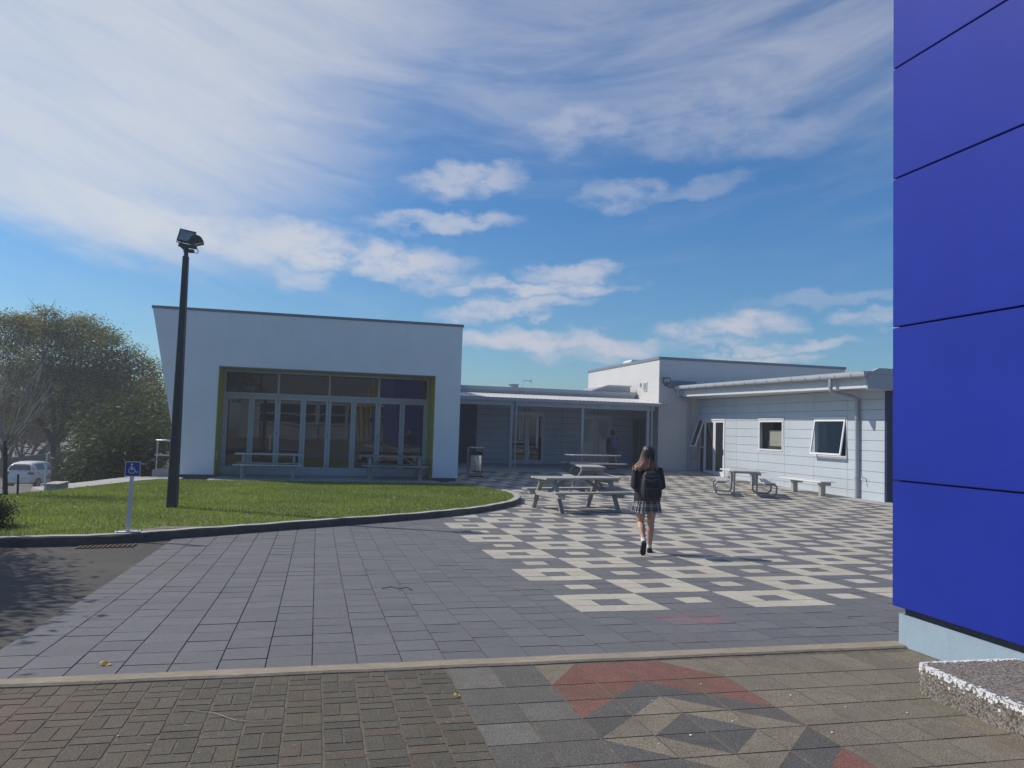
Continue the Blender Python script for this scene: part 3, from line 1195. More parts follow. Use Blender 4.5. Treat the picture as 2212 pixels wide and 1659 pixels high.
# ================================================================== blue building on the right
t = thing('blue_building', 'tall cobalt blue panelled building at the right edge of the photo', 'building', (4.53, 5.28, .2))
b = MB()
b.box(4.53, 16, -5, 5.285, .1, .478)
b.build('plinth', M['sky_plinth'], t)
b = MB()
b.box(4.56, 15.9, -4.95, 5.25, .478, 7.6)
b.build('backing', M['plinth_dark'], t)
seams = [.535, 1.525, 2.755, 3.975, 4.90, 6.1, 7.6]
for z0, z1 in zip(seams[:-1], seams[1:]):
    b = MB()
    b.cbox(4.48, 4.535, -4.98, 5.30, z0 + .006, z1 - .006, .004)
    b.build('wall_panel', M['cobalt'], t)
b = MB()
b.box(4.54, 16, 5.256, 5.29, .54, 7.6)
b.build('end_cladding', M['cobalt'], t)
b = MB()
b.box(4.54, 16, -5.0, -4.955, .54, 7.6)
b.build('end_cladding', M['cobalt'], t)

# aggregate seat ledge in front of it
t = thing('planter_ledge', 'low exposed aggregate ledge with white painted edge below the blue wall', 'ledge', (3.78, 4.2, .26))
b = MB()
bm = bmesh.new()
poly = [(3.765, 4.215), (3.80, 4.235), (4.525, 4.215), (4.525, -1.0), (3.60, -1.0), (3.75, 4.15)]
b.prism(poly, .2, .436)
b.build('ledge_body', M['aggregate'], t, bevel=.012)
b = MB()
# rough white paint following the two visible edges, splashed in short overlapping chips
pp = [(3.62, 0.0), (3.752, 4.13), (3.768, 4.212), (3.80, 4.232), (4.52, 4.212)]
for a0, a1 in zip(pp[:-1], pp[1:]):
    A, B = Vector(a0), Vector(a1)
    L = (B - A).length
    d = (B - A).normalized()
    nr = Vector((-d.y, d.x))
    for q in range(int(L * 420) + 3):
        u = random.random() * L
        off = random.gauss(.0, .011) if random.random() < .8 else random.gauss(0, .022)
        c = A + d * u
        s = random.uniform(.004, .011)
        if off <= 0:       # on the top face, inwards
            x, y = c.x - nr.x * abs(off), c.y - nr.y * abs(off)
            b.prism([(x + s * math.cos(w + q) * random.uniform(.6, 1.3), y + s * math.sin(w + q) * random.uniform(.6, 1.3)) for w in (0, 1.3, 2.5, 3.8, 5.1)], .430, .4365 + random.uniform(.0008, .003))
        else:              # over the front face
            zz = .434 - off * 1.5
            x, y = c.x + nr.x * .001, c.y + nr.y * .001
            b.prism([(x + s * math.cos(w + q) * .55, y + s * math.sin(w + q)) for w in (0, 1.3, 2.5, 3.8, 5.1)], zz - s, zz + s * .4)
b.build('painted_edge', M['white_paint'], t)

# ================================================================== white hall
HY = 25.39
t = hall = thing('white_hall', 'white rendered hall with slanted left wall and glazed doors in a yellow recess', 'building', (0, HY, .06))
SL = -1.02 / 5.09
zb, zt_ = .17, 5.20
outer = [(-4.03, zb), (4.545, zb), (4.555, zt_), (-4.03 + SL * (zt_ - .15), zt_)]
inner = [(-3.06, zb), (3.705, zb), (3.705, 3.53), (-3.06, 3.53)]
b = MB()
b.add([(outer[0][0], HY, zb), (inner[0][0], HY, zb), (inner[3][0], HY, 3.53), (outer[3][0] - SL * (zt_ - 3.53), HY, 3.53)], [(0, 1, 2, 3)])
b.add([(inner[1][0], HY, zb), (outer[1][0], HY, zb), (4.552, HY, 3.53), (inner[2][0], HY, 3.53)], [(0, 1, 2, 3)])
b.add([(outer[3][0] - SL * (zt_ - 3.53), HY, 3.53), (4.552, HY, 3.53), (outer[2][0], HY, zt_), (outer[3][0], HY, zt_)], [(0, 1, 2, 3)])
b.add([(outer[0][0], HY, zb), (outer[3][0], HY, zt_), (outer[3][0], 38, zt_), (outer[0][0], 38, zb)], [(0, 1, 2, 3)])
b.add([(outer[1][0], HY, zb), (outer[1][0], 38, zb), (outer[2][0], 38, zt_), (outer[2][0], HY, zt_)], [(0, 1, 2, 3)])
b.add([(outer[3][0], HY, zt_), (outer[2][0], HY, zt_), (outer[2][0], 38, zt_), (outer[3][0], 38, zt_)], [(0, 1, 2, 3)])
b.add([(outer[0][0], 38, zb), (outer[1][0], 38, zb), (outer[2][0], 38, zt_), (outer[3][0], 38, zt_)], [(0, 1, 2, 3)])
b.add([(outer[0][0], HY, zb), (inner[0][0], HY, zb), (inner[0][0], 27.2, zb), (outer[0][0], 27.2, zb)], [(0, 1, 2, 3)])
b.add([(inner[1][0], HY, zb), (outer[1][0], HY, zb), (outer[1][0], 27.2, zb), (inner[1][0], 27.2, zb)], [(0, 1, 2, 3)])
wl = b.build('wall', M['render_white'], hall)
b = MB()
xl = -4.03 + SL * (zt_ - .15)
b.box(xl - .03, 4.59, HY - .03, 38.03, zt_ + .002, zt_ + .085)
b.build('parapet_cap', M['dark_cap'], hall)
b = MB()
b.box(-3.97, -3.07, HY + .06, 38, -.05, .168)
b.build('plinth', M['plinth_dark'], hall)
b = MB()
b.box(3.715, 4.49, HY + .06, 38, -.05, .168)
b.build('plinth', M['plinth_dark'], hall)
for xa, xb in ((-3.06, -3.045), (3.69, 3.705)):
    b = MB()
    b.box(xa, xb, HY + .004, 27.0, .13, 3.515)
    b.build('reveal', M['yellow'], hall)
b = MB()
b.box(-3.06, 3.705, HY + .004, 27.2, 3.515, 3.6)
b.build('soffit', M['soffit'], hall)
b = MB()
b.box(-3.12, 3.75, 24.05, 27.25, -.02, .088)
b.build('floor_slab', M['concrete'], hall)
b = MB()
b.box(-3.05, 3.70, 27.13, 27.3, .13, 3.53)
b.build('dark_interior', M['plinth_dark'], hall)
for xx, s_ in ((-3.045, 1), (3.69, -1)):
    b = MB()
    b.cbox(xx, xx + s_ * .05, HY + .18, HY + .40, .62, .90, .008)
    b.build('power_box', M['soffit'], hall)
# glazed front: frame, transom lights, eight leaves
fx0, fx1 = -3.045, 3.69
DY = 27.0
b = MB()
b.box(fx0, fx0 + .05, DY - .05, DY + .06, .09, 3.515)
b.box(fx1 - .05, fx1, DY - .05, DY + .06, .09, 3.515)
b.box(fx0 + .05, fx1 - .05, DY - .05, DY + .06, 3.455, 3.515)
b.box(fx0 + .05, fx1 - .05, DY - .055, DY + .06, 2.70, 2.79)
b.box(fx0 + .05, fx1 - .05, DY - .05, DY + .06, .09, .135)
lw = (fx1 - fx0 - .10) / 8
for k in (2, 4, 6):
    x = fx0 + .05 + lw * k
    b.box(x - .035, x + .035, DY - .05, DY + .06, 2.79, 3.455)
b.build('door_frame', M['frame'], hall)
for k in range(4):
    x = fx0 + .05 + lw * 2 * k
    b = MB()
    b.box(x + (.036 if k else 0), x + lw * 2 - (.036 if k < 3 else 0), DY + .005, DY + .02, 2.792, 3.453)
    b.build('transom_window', M['glass'], hall)
for k in range(8):
    x0 = fx0 + .05 + lw * k + .004
    x1 = x0 + lw - .008
    b = MB()
    st = .085
    y0, y1 = DY - .035, DY + .02
    b.box(x0, x0 + st, y0, y1, .14, 2.695)
    b.box(x1 - st, x1, y0, y1, .14, 2.695)
    b.box(x0 + st, x1 - st, y0, y1, .14, .36)
    b.box(x0 + st, x1 - st, y0, y1, 2.58, 2.695)
    d = b.build('glazed_door', M['frame'], hall)
    b = MB()
    # panes lean by a hair so that each leaf mirrors a slightly different view
    e = random.uniform(-.004, .004)
    b.add([(x0 + st, DY - .005 + e, .36), (x1 - st, DY - .005 - e, .36), (x1 - st, DY - .005 - e + random.uniform(-.003, .003), 2.58), (x0 + st, DY - .005 + e, 2.58)], [(0, 1, 2, 3)])
    b.build('pane', M['glass'], d)
    if k % 2 == 0:
        for z in (.35, 1.4, 2.5):
            b = MB()
            b.box(x0 - .012, x0 + .008, DY - .05, DY - .036, z, z + .1)
            b.build('hinge', M['plinth_dark'], d)

# concrete landing with rails to the left of the hall
t = thing('concrete_landing', 'small concrete landing block left of the white hall', 'landing', (-4.5, 26, 0))
b = MB()
b.cbox(-4.86, -4.06, 25.66, 30.5, -.5, .27, .015)
b.build('landing_block', M['concrete'], t)
t = thing('handrail', 'galvanised tube handrail with two rails on the concrete landing', 'handrail', (-4.75, 25.8, .27))
for (x, y) in ((-4.76, 25.76), (-4.76, 27.3), (-4.76, 28.9)):
    b = MB()
    b.tube([(x, y, .27), (x, y, 1.15)], .022, 8)
    b.tube([(x, y, .268), (x, y, .283)], .06, 10)
    b.build('post', M['steel'], t, smooth=True)
for z in (.72, 1.17):
    b = MB()
    b.tube([(-4.30, 25.75, z), (-4.80, 25.75, z), (-4.80, 30.4, z)], .024, 8)
    b.build('rail', M['steel'], t, smooth=True)

# footpath between lawn and drop
b = MB()
pa = [(-6.12, 20.2), (-5.45, 22.1), (-4.85, 23.9), (-4.45, 24.6), (-3.9, 24.6), (-3.9, 25.6), (-5.4, 25.6), (-6.0, 23.3), (-6.7, 21.2)]
b.prism(pa, -.9, .075)
tag(b.build('footpath', M['concrete']), kind='structure')
t = MB()
t.cbox(-6.16, -5.86, 20.30, 21.1, -.4, .20, .02)
t.cbox(-6.2, -5.84, 20.28, 21.14, .20, .235, .01)
tag(t.build('low_wall', M['concrete']), 'short low concrete wall stub at the left edge of the lawn', 'wall')

# ================================================================== middle wing with veranda
WY = 34.7
wing = thing('middle_wing', 'low grey weatherboard wing with a corrugated veranda between hall and white block', 'building', (9.5, WY, .25))


def board_wall(x0, x1, z0, z1, y, holes, pitch, parent, mats, facing='y', gap=.008, vj=None, name='wall', depth=.03):
    """cladding of long boards with real gaps, leaving out the openings; facing y: wall in x, facing x: wall in y"""
    bb = MB()
    z = z1
    edges = []
    while z > z0 + .01:
        edges.append((max(z - pitch, z0), z))
        z -= pitch
    for (za, zc) in edges:
        segs = [(x0, x1)]
        cutz = [(za, zc)]
        levels = sorted(set([za, zc] + [h for (a, c, h0, h1) in holes for h in (h0, h1) if za < h < zc]))
        for la, lb in zip(levels[:-1], levels[1:]):
            segs = [(x0, x1)]
            for (a, c, h0, h1) in holes:
                if h0 < lb - 1e-4 and h1 > la + 1e-4:
                    ns = []
                    for (s0, s1) in segs:
                        if c <= s0 or a >= s1:
                            ns.append((s0, s1))
                        else:
                            if a > s0:
                                ns.append((s0, a))
                            if c < s1:
                                ns.append((c, s1))
                    segs = ns
            bot = la + (gap / 2 if la == za else 0)
            top = lb - (gap / 2 if lb == zc else 0)
            for (s0, s1) in segs:
                cuts = [s0] + [v for v in (vj or []) if s0 + .02 < v < s1 - .02] + [s1]
                for c0, c1 in zip(cuts[:-1], cuts[1:]):
                    a0 = c0 + (gap / 2 if c0 in (vj or []) else 0)
                    a1 = c1 - (gap / 2 if c1 in (vj or []) else 0)
                    if facing == 'y':
                        bb.box(a0, a1, y, y + depth, bot, top)
                    else:
                        bb.box(y, y + depth, a0, a1, bot, top)
    return bb.build(name, mats, parent)


def backing(x0, x1, z0, z1, y, holes, parent, m, facing='y', depth=.12):
    bb = MB()
    zs = sorted(set([z0, z1] + [h for hh in holes for h in (hh[2], hh[3]) if z0 < h < z1]))
    for la, lb in zip(zs[:-1], zs[1:]):
        segs = [(x0, x1)]
        for (a, c, h0, h1) in holes:
            if h0 < lb - 1e-4 and h1 > la + 1e-4:
                ns = []
                for (s0, s1) in segs:
                    if c <= s0 or a >= s1:
                        ns.append((s0, s1))
                    else:
                        if a > s0:
                            ns.append((s0, a))
                        if c < s1:
                            ns.append((c, s1))
                segs = ns
        for s0, s1 in segs:
            if facing == 'y':
                bb.box(s0, s1, y, y + depth, la, lb)
            else:
                bb.box(y, y + depth, s0, s1, la, lb)
    return bb.build('wall_backing', m, parent)


zf = .262
d1, d2 = (8.56, 10.26), (12.02, 13.58)
holes = [(d1[0], d1[1], zf, 2.66), (d2[0], d2[1], zf, 2.62)]
board_wall(7.02, 14.7, zf, 3.35, WY, holes, .292, wing, M['siding_grey'], vj=[11.1], gap=.014)
backing(7.0, 14.7, zf - .1, 3.4, WY + .03, holes, wing, M['joint'])
b = MB()
b.box(4.56, 7.02, WY - .02, WY + .1, .1, 3.4)
b.build('dark_cladding', M['navy'], wing)


def double_door(x0, x1, z0, z1, y, parent, frame, gl, leaves=2):
    bb = MB()
    bb.box(x0, x0 + .05, y - .012, y + .1, z0, z1)
    bb.box(x1 - .05, x1, y - .012, y + .1, z0, z1)
    bb.box(x0 + .05, x1 - .05, y - .012, y + .1, z1 - .06, z1)
    fr = bb.build('door_frame', frame, parent)
    w = (x1 - x0 - .10) / leaves
    for k in range(leaves):
        a0 = x0 + .05 + w * k + .004
        a1 = a0 + w - .008
        bb = MB()
        st = .09
        bb.box(a0, a0 + st, y, y + .05, z0 + .01, z1 - .065)
        bb.box(a1 - st, a1, y, y + .05, z0 + .01, z1 - .065)
        bb.box(a0 + st, a1 - st, y, y + .05, z0 + .01, z0 + .17)
        bb.box(a0 + st, a1 - st, y, y + .05, z1 - .19, z1 - .065)
        if leaves == 2 and k == 0:
            bb.box(a0 + st, a1 - st, y, y + .05, z0 + .98, z0 + 1.05)
        d = bb.build('door', frame, parent)
        bb = MB()
        bb.box(a0 + st, a1 - st, y + .02, y + .03, z0 + .17, z1 - .19)
        bb.build('pane', gl[k % len(gl)], d)
        bb = MB()
        hx = a1 - .045 if k == 0 else a0 + .045
        bb.tube([(hx, y - .03, z0 + .95), (hx, y - .03, z0 + 1.25)], .012, 6)
        bb.build('handle', M['steel'], d)


double_door(d1[0], d1[1], zf, 2.66, WY, wing, M['frame'], [M['glass']])
double_door(d2[0], d2[1], zf, 2.62, WY, wing, M['frame'], [M['glass_reflection_tint']])
# curtain strips seen in the left doors
for (x, w, za, zc) in ((9.04, .05, 1.35, 2.42), (9.16, .04, 1.35, 2.42), (9.86, .10, 1.0, 2.42), (10.06, .03, 1.5, 2.4)):
    b = MB()
    b.box(x, x + w, WY + .012, WY + .018, za, zc)
    b.build('curtain', M['frame_white'], wing)
b = MB()
for (z0, z1, w) in ((.5, .62, .03), (.66, .98, .05), (1.0, 1.3, .03), (1.34, 1.5, .015)):
    b.prism([(9.50 - w, WY + .010), (9.50 + w, WY + .010), (9.50 + w * .6, WY + .016), (9.50 - w * .7, WY + .016)], z0, z1)
b.build('paper_notice', M['frame_white'], wing)
for (x, z) in ((9.38, 2.78), (12.78, 2.76)):
    b = MB()
    b.box(x - .13, x + .13, WY - .016, WY, z - .07, z + .07)
    s_ = b.build('door_plaque', M['plinth_dark'], wing)
    b = MB()
    b.box(x - .09, x + .09, WY - .019, WY - .016, z - .045, z + .045)
    b.build('plaque_face', M['soffit'], s_)
# fascia and main roof
b = MB()
b.box(4.58, 14.55, 34.28, 34.40, 3.47, 3.70)
b.box(4.58, 14.60, 34.22, 34.29, 3.60, 3.76)
b.build('roof_fascia', M['steel_grey'], wing)
b = MB()
b.add([(4.58, 34.24, 3.765), (14.62, 34.24, 3.765), (14.62, 42, 4.13), (4.58, 42, 4.13)], [(0, 1, 2, 3)])
b.add([(4.58, 34.24, 3.76), (4.58, 42, 4.12), (4.58, 42, 3.4), (4.58, 34.24, 3.6)], [(0, 1, 2, 3)])
b.build('main_roof', M['steel_grey'], wing)
b = MB()
b.ext([(12.5, 3.77), (14.45, 3.77), (14.45, 4.05), (13.3, 4.05)], 'y', 34.6, 37.5)
rb = b.build('roof_upstand', M['steel_grey'], wing)
b = MB()
b.bar((12.5, 34.55, 3.80), (13.3, 34.55, 4.07), .06, .05)
b.bar((13.3, 34.55, 4.07), (14.5, 34.55, 4.07), .06, .05)
b.build('capping', M['frame_white'], rb)
# veranda: corrugated roof, gutter, beam, posts
ver = []
b = MB()
nx = 400
ya, yb_, za, zc = 31.42, 34.55, 3.165, 3.49
xs_ = np.linspace(4.58, 14.68, nx)
vs = []
for (y, z) in ((ya, za), (yb_, zc)):
    for x in xs_:
        vs.append((x, y, z + .022 * (abs(((x / .19) % 1) - .5) * 2 - .5)))
b.add(vs, [(k, k + 1, nx + k + 1, nx + k) for k in range(nx - 1)])
b.build('veranda_roof', M['roof_pale'], wing)
b = MB()
b.ext([(31.28, 3.03), (31.28, 3.145), (31.30, 3.145), (31.31, 3.05), (31.40, 3.05), (31.41, 3.15), (31.43, 3.15), (31.43, 3.03)], 'x', 4.6, 14.86)
b.build('veranda_gutter', M['steel_grey'], wing)
b = MB()
b.box(4.6, 14.3, 31.44, 31.54, 2.83, 3.12)
b.build('veranda_beam', M['post'], wing)
for x in (7.84, 10.98, 14.0):
    b = MB()
    b.box(x - .055, x + .055, 31.43, 31.55, .2, 2.829)
    b.build('veranda_post', M['post'], wing)
for x in (8.02, 14.16):
    b = MB()
    b.tube([(x, 31.34, 3.03), (x, 31.36, 2.9), (x, 31.40, 2.75), (x, 31.40, .24)], .042, 10)
    b.build('downpipe', M['pipe'], wing, smooth=True)
# antennas and a vent on the roof
t = thing('roof_antenna', 'thin aerial pole with one side arm on the middle wing roof', 'antenna', (10.55, 40, 4.05))
b = MB()
b.tube([(10.55, 40, 4.03), (10.55, 40, 4.47)], .012, 5)
b.build('mast', M['steel_grey'], t)
b = MB()
b.tube([(10.53, 40, 4.46), (10.98, 40, 4.47)], .012, 5)
b.tube([(10.95, 39.9, 4.52), (11.02, 40.1, 4.36)], .02, 5)
b.build('side_arm', M['lamp_metal'], t)
t = thing('roof_antenna', 'flat comb aerial on the roof beside the right corner of the hall', 'antenna', (6.55, 40, 4.05))
b = MB()
b.tube([(6.62, 40, 4.03), (6.62, 40, 4.40)], .012, 5)
b.build('mast', M['steel_grey'], t)
b = MB()
b.tube([(6.0, 40, 4.42), (6.95, 40, 4.40)], .016, 5)
for q in range(5):
    b.tube([(6.15 + q * .16, 40, 4.42), (6.15 + q * .16, 40, 4.42 + .22 * (q % 2 + .5))], .006, 4)
b.build('side_arm', M['lamp_metal'], t)
b = MB()
b.tube([(9.9, 39.5, 4.0), (9.9, 39.5, 4.19)], .26, 12)
b.tube([(9.9, 39.5, 4.19), (9.9, 39.5, 4.215)], .31, 12)
tag(b.build('roof_vent', M['steel_grey']), 'round low metal vent on the middle wing roof', 'vent')

# ================================================================== white block behind
blk = thing('white_block', 'tall plain white block with a sunlit left side behind the veranda', 'building', (14.7, 31.9, .15))
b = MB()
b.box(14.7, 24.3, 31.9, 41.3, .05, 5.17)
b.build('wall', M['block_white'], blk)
b = MB()
b.box(14.66, 24.34, 31.86, 41.34, 5.172, 5.29)
b.build('parapet_cap', M['dark_cap'], blk)
b = MB()
b.box(14.60, 14.705, 32.95, 34.55, .26, 2.62)
dd = b.build('side_door', M['frame'], blk)
b = MB()
b.box(14.59, 14.602, 33.06, 33.72, .42, 2.50)
b.box(14.59, 14.602, 33.80, 34.46, .42, 2.50)
b.build('pane', M['glass'], dd)
b = MB()
b.box(14.655, 14.70, 33.18, 33.56, 3.80, 4.22)
vn = b.build('wall_vent', M['frame_white'], blk)
b = MB()
for q in range(7):
    z = 3.84 + q * .052
    b.box(14.648, 14.656, 33.21, 33.53, z, z + .028)
b.build('louvre', M['plinth_dark'], vn)
b = MB()
b.cbox(14.64, 14.70, 33.86, 33.96, 4.04, 4.2, .008)
b.build('sensor_box', M['soffit'], blk)
b = MB()
b.cbox(15.0, 16.0, 35.9, 37.0, 5.29, 5.47, .04)
b.cbox(15.06, 15.9, 35.95, 36.9, 5.45, 5.50, .02)
b.build('roof_unit', M['frame_white'], blk)
b = MB()
b.box(15.1, 16.5, 31.84, 31.9, 3.9, 4.24)
b.build('dark_flashing', M['dark_cap'], blk)

# flood light on the block's corner
t = thing('wall_floodlight', 'black square floodlight fixed to the corner of the white block', 'light', (14.9, 31.8, 4.2))
b = MB()
b.cbox(14.70, 15.08, 31.50, 31.70, 4.08, 4.34, .02)
b.build('housing', M['lamp_metal'], t)
b = MB()
b.box(14.745, 15.035, 31.492, 31.50, 4.125, 4.295)
b.build('lens', M['lamp_rim'], t)
b = MB()
b.bar((14.9, 31.7, 4.2), (14.9, 31.9, 4.12), .06, .06)
b.cbox(14.95, 15.05, 31.82, 31.9, 3.98, 4.06, .01)
b.build('bracket', M['lamp_metal'], t)

# ================================================================== right wing: pale panels, gutter, windows, doors
RX = 16.6
rw = thing('right_wing', 'low wing of pale blue grey panels with deep eaves on the right side', 'building', (RX, 26, .1))
W1, W2 = (25.14, 26.84), (21.67, 23.39)
DOOR = (29.44, 31.20)
SIDE = (31.22, 31.66)
holes = [(W1[0], W1[1], 1.28, 2.52), (W2[0], W2[1], 1.25, 2.54), (DOOR[0], DOOR[1], .0, 2.54), (SIDE[0], SIDE[1], .0, 2.54)]
board_wall(19.97, 31.9, -.06, 3.42, RX, holes, .3175, rw, M['panel_pale'], facing='x', gap=.011, vj=[21.66, 23.40, 25.12, 26.86, 28.49, 29.40])
backing(19.99, 31.9, -.1, 3.42, RX + .03, holes, rw, M['joint'], facing='x')
# plain rooms behind the glass
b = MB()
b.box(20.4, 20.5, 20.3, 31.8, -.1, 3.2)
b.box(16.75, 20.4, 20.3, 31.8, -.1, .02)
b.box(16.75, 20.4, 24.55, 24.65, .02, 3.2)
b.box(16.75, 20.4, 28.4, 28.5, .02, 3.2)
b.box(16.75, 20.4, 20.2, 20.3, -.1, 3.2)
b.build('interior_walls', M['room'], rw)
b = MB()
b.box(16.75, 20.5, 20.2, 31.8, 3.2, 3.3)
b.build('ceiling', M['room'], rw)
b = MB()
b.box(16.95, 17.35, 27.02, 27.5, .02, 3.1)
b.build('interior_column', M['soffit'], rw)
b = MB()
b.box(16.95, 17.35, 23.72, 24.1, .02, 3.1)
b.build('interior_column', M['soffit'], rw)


def wing_window(y0, y1, z0, z1, opened):
    bb = MB()
    x = RX - .015
    f = .05
    bb.box(x, x + .14, y0, y0 + f, z0, z1)
    bb.box(x, x + .14, y1 - f, y1, z0, z1)
    bb.box(x, x + .14, y0 + f, y1 - f, z0, z0 + f)
    bb.box(x, x + .14, y0 + f, y1 - f, z1 - f, z1)
    bb.box(x - .03, x, y0 - .02, y1 + .02, z1 - .01, z1 + .03)
    w = bb.build('window', M['frame_white'], rw)
    # sash hinged at the top
    ang = rad(9) if opened else 0
    top = Vector((RX - .025, 0, z1 - f - .005))
    H = z1 - z0 - 2 * f - .01

    def q(yy_, h, o):
        return (top.x - math.sin(ang) * h - o * math.cos(ang), yy_, top.z - math.cos(ang) * h + o * math.sin(ang) * 0)
    s = .055
    a0, a1 = y0 + f + .005, y1 - f - .005
    bb = MB()

    def slab(ya_, yb2, ha, hb):
        vs = [q(yy_, h, o) for o in (-.02, .02) for (yy_, h) in ((ya_, ha), (yb2, ha), (yb2, hb), (ya_, hb))]
        bb.add(vs, [(0, 1, 2, 3), (7, 6, 5, 4), (0, 4, 5, 1), (1, 5, 6, 2), (2, 6, 7, 3), (3, 7, 4, 0)])
    slab(a0, a0 + s, 0, H)
    slab(a1 - s, a1, 0, H)
    slab(a0 + s, a1 - s, 0, s)
    slab(a0 + s, a1 - s, H - s, H)
    sash = bb.build('sash', M['frame_white'], w)
    bb = MB()
    bb.add([q(a0 + s, s, 0), q(a1 - s, s, 0), q(a1 - s, H - s, 0), q(a0 + s, H - s, 0)], [(0, 1, 2, 3)])
    bb.build('pane', M['clear'], sash)
    return w


wing_window(W1[0], W1[1], 1.28, 2.52, False)
wing_window(W2[0], W2[1], 1.25, 2.54, True)


def side_doors():
    y0, y1 = DOOR
    z0, z1 = .115, 2.54
    x = RX - .02
    bb = MB()
    bb.box(x, x + .12, y0, y0 + .045, z0, z1)
    bb.box(x, x + .12, y1 - .02, y1 + .03, z0, z1)
    bb.box(x, x + .12, y0 + .045, y1 - .02, z1 - .05, z1)
    bb.box(x + .02, x + .12, y0 + .045, y1 - .02, -.05, z0 + .02)
    fr = bb.build('door_frame', M['frame_white'], rw)
    w = (y1 - y0 - .065) / 2
    for k in range(2):
        a0 = y0 + .045 + w * k + .004
        a1 = a0 + w - .008
        bb = MB()
        st = .10
        bb.box(x + .02, x + .07, a0, a0 + st, z0 + .02, z1 - .055)
        bb.box(x + .02, x + .07, a1 - st, a1, z0 + .02, z1 - .055)
        bb.box(x + .02, x + .07, a0 + st, a1 - st, z0 + .02, z0 + .2)
        bb.box(x + .02, x + .07, a0 + st, a1 - st, z1 - .14, z1 - .055)
        d = bb.build('door', M['frame_white'], rw)
        bb = MB()
        bb.box(x + .04, x + .05, a0 + st, a1 - st, z0 + .2, z1 - .14)
        bb.build('pane', M['glass'], d)
        if k == 0:
            bb = MB()
            bb.box(x - .01, x + .02, a1 - .075, a1 - .035, z0 + .85, z0 + 1.12)
            bb.tube([(x - .03, a1 - .055, z0 + .98), (x - .03, a1 - .19, z0 + .98)], .012, 6)
            bb.build('handle', M['steel'], d)
            bb = MB()
            bb.box(x - .012, x + .02, a0 + .03, a0 + .05, z0 + .9, z0 + 1.15)
            bb.build('hinge', M['plinth_dark'], d)


side_doors()
# fixed light with the awning sash open beside the doors
b = MB()
b.box(RX - .02, RX + .1, SIDE[1] - .04, SIDE[1], .115, 2.54)
b.box(RX - .02, RX + .1, SIDE[0] + .03, SIDE[1] - .04, 1.28, 1.34)
b.box(RX - .02, RX + .1, SIDE[0] + .03, SIDE[1] - .04, 2.49, 2.54)
sw = b.build('side_window', M['frame_white'], rw)
b = MB()
b.box(RX + .01, RX + .02, SIDE[0] + .03, SIDE[1] - .04, .12, 1.28)
b.build('pane', M['glass'], sw)
b = MB()
an = rad(19)
for (ya_, yb2) in ((31.16, 31.22), (31.60, 31.66)):
    vs = []
    for o in (0, .05):
        for (yy_, h) in ((ya_, 0), (yb2, 0), (yb2, 1.25), (ya_, 1.25)):
            vs.append((RX - .03 - math.sin(an) * h - o, yy_, 2.50 - math.cos(an) * h))
    b.add(vs, [(0, 1, 2, 3), (7, 6, 5, 4), (0, 4, 5, 1), (1, 5, 6, 2), (2, 6, 7, 3), (3, 7, 4, 0)])
vs = []
for o in (0, .05):
    for (yy_, h) in ((31.22, 1.17), (31.60, 1.17), (31.60, 1.25), (31.22, 1.25)):
        vs.append((RX - .03 - math.sin(an) * h - o, yy_, 2.50 - math.cos(an) * h))
b.add(vs, [(0, 1, 2, 3), (7, 6, 5, 4), (0, 4, 5, 1), (1, 5, 6, 2), (2, 6, 7, 3), (3, 7, 4, 0)])
sa = b.build('sash', M['frame_white'], sw)
b = MB()
b.add([(RX - .055 - math.sin(an) * h, yy_, 2.50 - math.cos(an) * h) for (yy_, h) in ((31.22, .02), (31.60, .02), (31.60, 1.17), (31.22, 1.17))], [(0, 1, 2, 3)])
b.build('pane', M['glass'], sa)
# eaves: the near end hangs a little lower, as gutters fall
EX = 15.66
zn, zfar = 0.0, .145


def eave(yy_):
    return zn + (zfar - zn) * (yy_ - 19.7) / 12.6


GY = 19.60
b = MB()
ring = []
for yy_ in (GY, 32.05):
    e = eave(yy_)
    ring.append([(EX, yy_, 3.385 + e), (EX, yy_, 3.80 + e), (EX + .03, yy_, 3.80 + e), (EX + .03, yy_, 3.385 + e)])
b.rings(ring)
b.build('fascia', M['fascia_white'], rw)
b = MB()
ring = []
for yy_ in (GY, 32.0):
    e = eave(yy_)
    ring.append([(EX + .03, yy_, 3.385 + e), (EX + .03, yy_, 3.41 + e), (RX + .2, yy_, 3.44), (RX + .2, yy_, 3.415)])
b.rings(ring)
b.build('soffit', M['fascia_white'], rw)
GX = EX - .205           # the gutter hangs well clear of the fascia
b = MB()
ring = []
for yy_ in (19.36, 32.3):
    e = eave(yy_) - .03
    pf = [(GX + .075, 3.87 + e)] + [(GX + .075 * math.cos(a), 3.83 + e - .115 * math.sin(a)) for a in [math.pi * q / 8 for q in range(9)]] + [(GX - .075, 3.87 + e), (GX - .067, 3.87 + e)] + [(GX - .067 * math.cos(a), 3.83 + e - .107 * math.sin(a)) for a in [math.pi * q / 8 for q in range(9)]] + [(GX + .067, 3.87 + e)]
    ring.append([(x, yy_, z) for x, z in pf])
b.rings(ring)
for yy_ in (19.36, 32.28):
    e = eave(yy_) - .03
    pf = [(GX + .074, 3.86 + e)] + [(GX + .074 * math.cos(a), 3.83 + e - .114 * math.sin(a)) for a in [math.pi * q / 8 for q in range(9)]] + [(GX - .074, 3.86 + e)]
    b.ext(pf, 'y', yy_, yy_ + .015)
gut = b.build('gutter', M['gutter'], rw)
for q in range(17):
    yy_ = 19.95 + q * .745
    e = eave(yy_) - .03
    b = MB()
    b.tube([(GX + .082 * math.cos(a), yy_, 3.832 + e - .122 * math.sin(a)) for a in [math.pi * k / 8 for k in range(9)]], .008, 5)
    b.build('gutter_bracket', M['lamp_rim'], gut)
b = MB()
ring = []
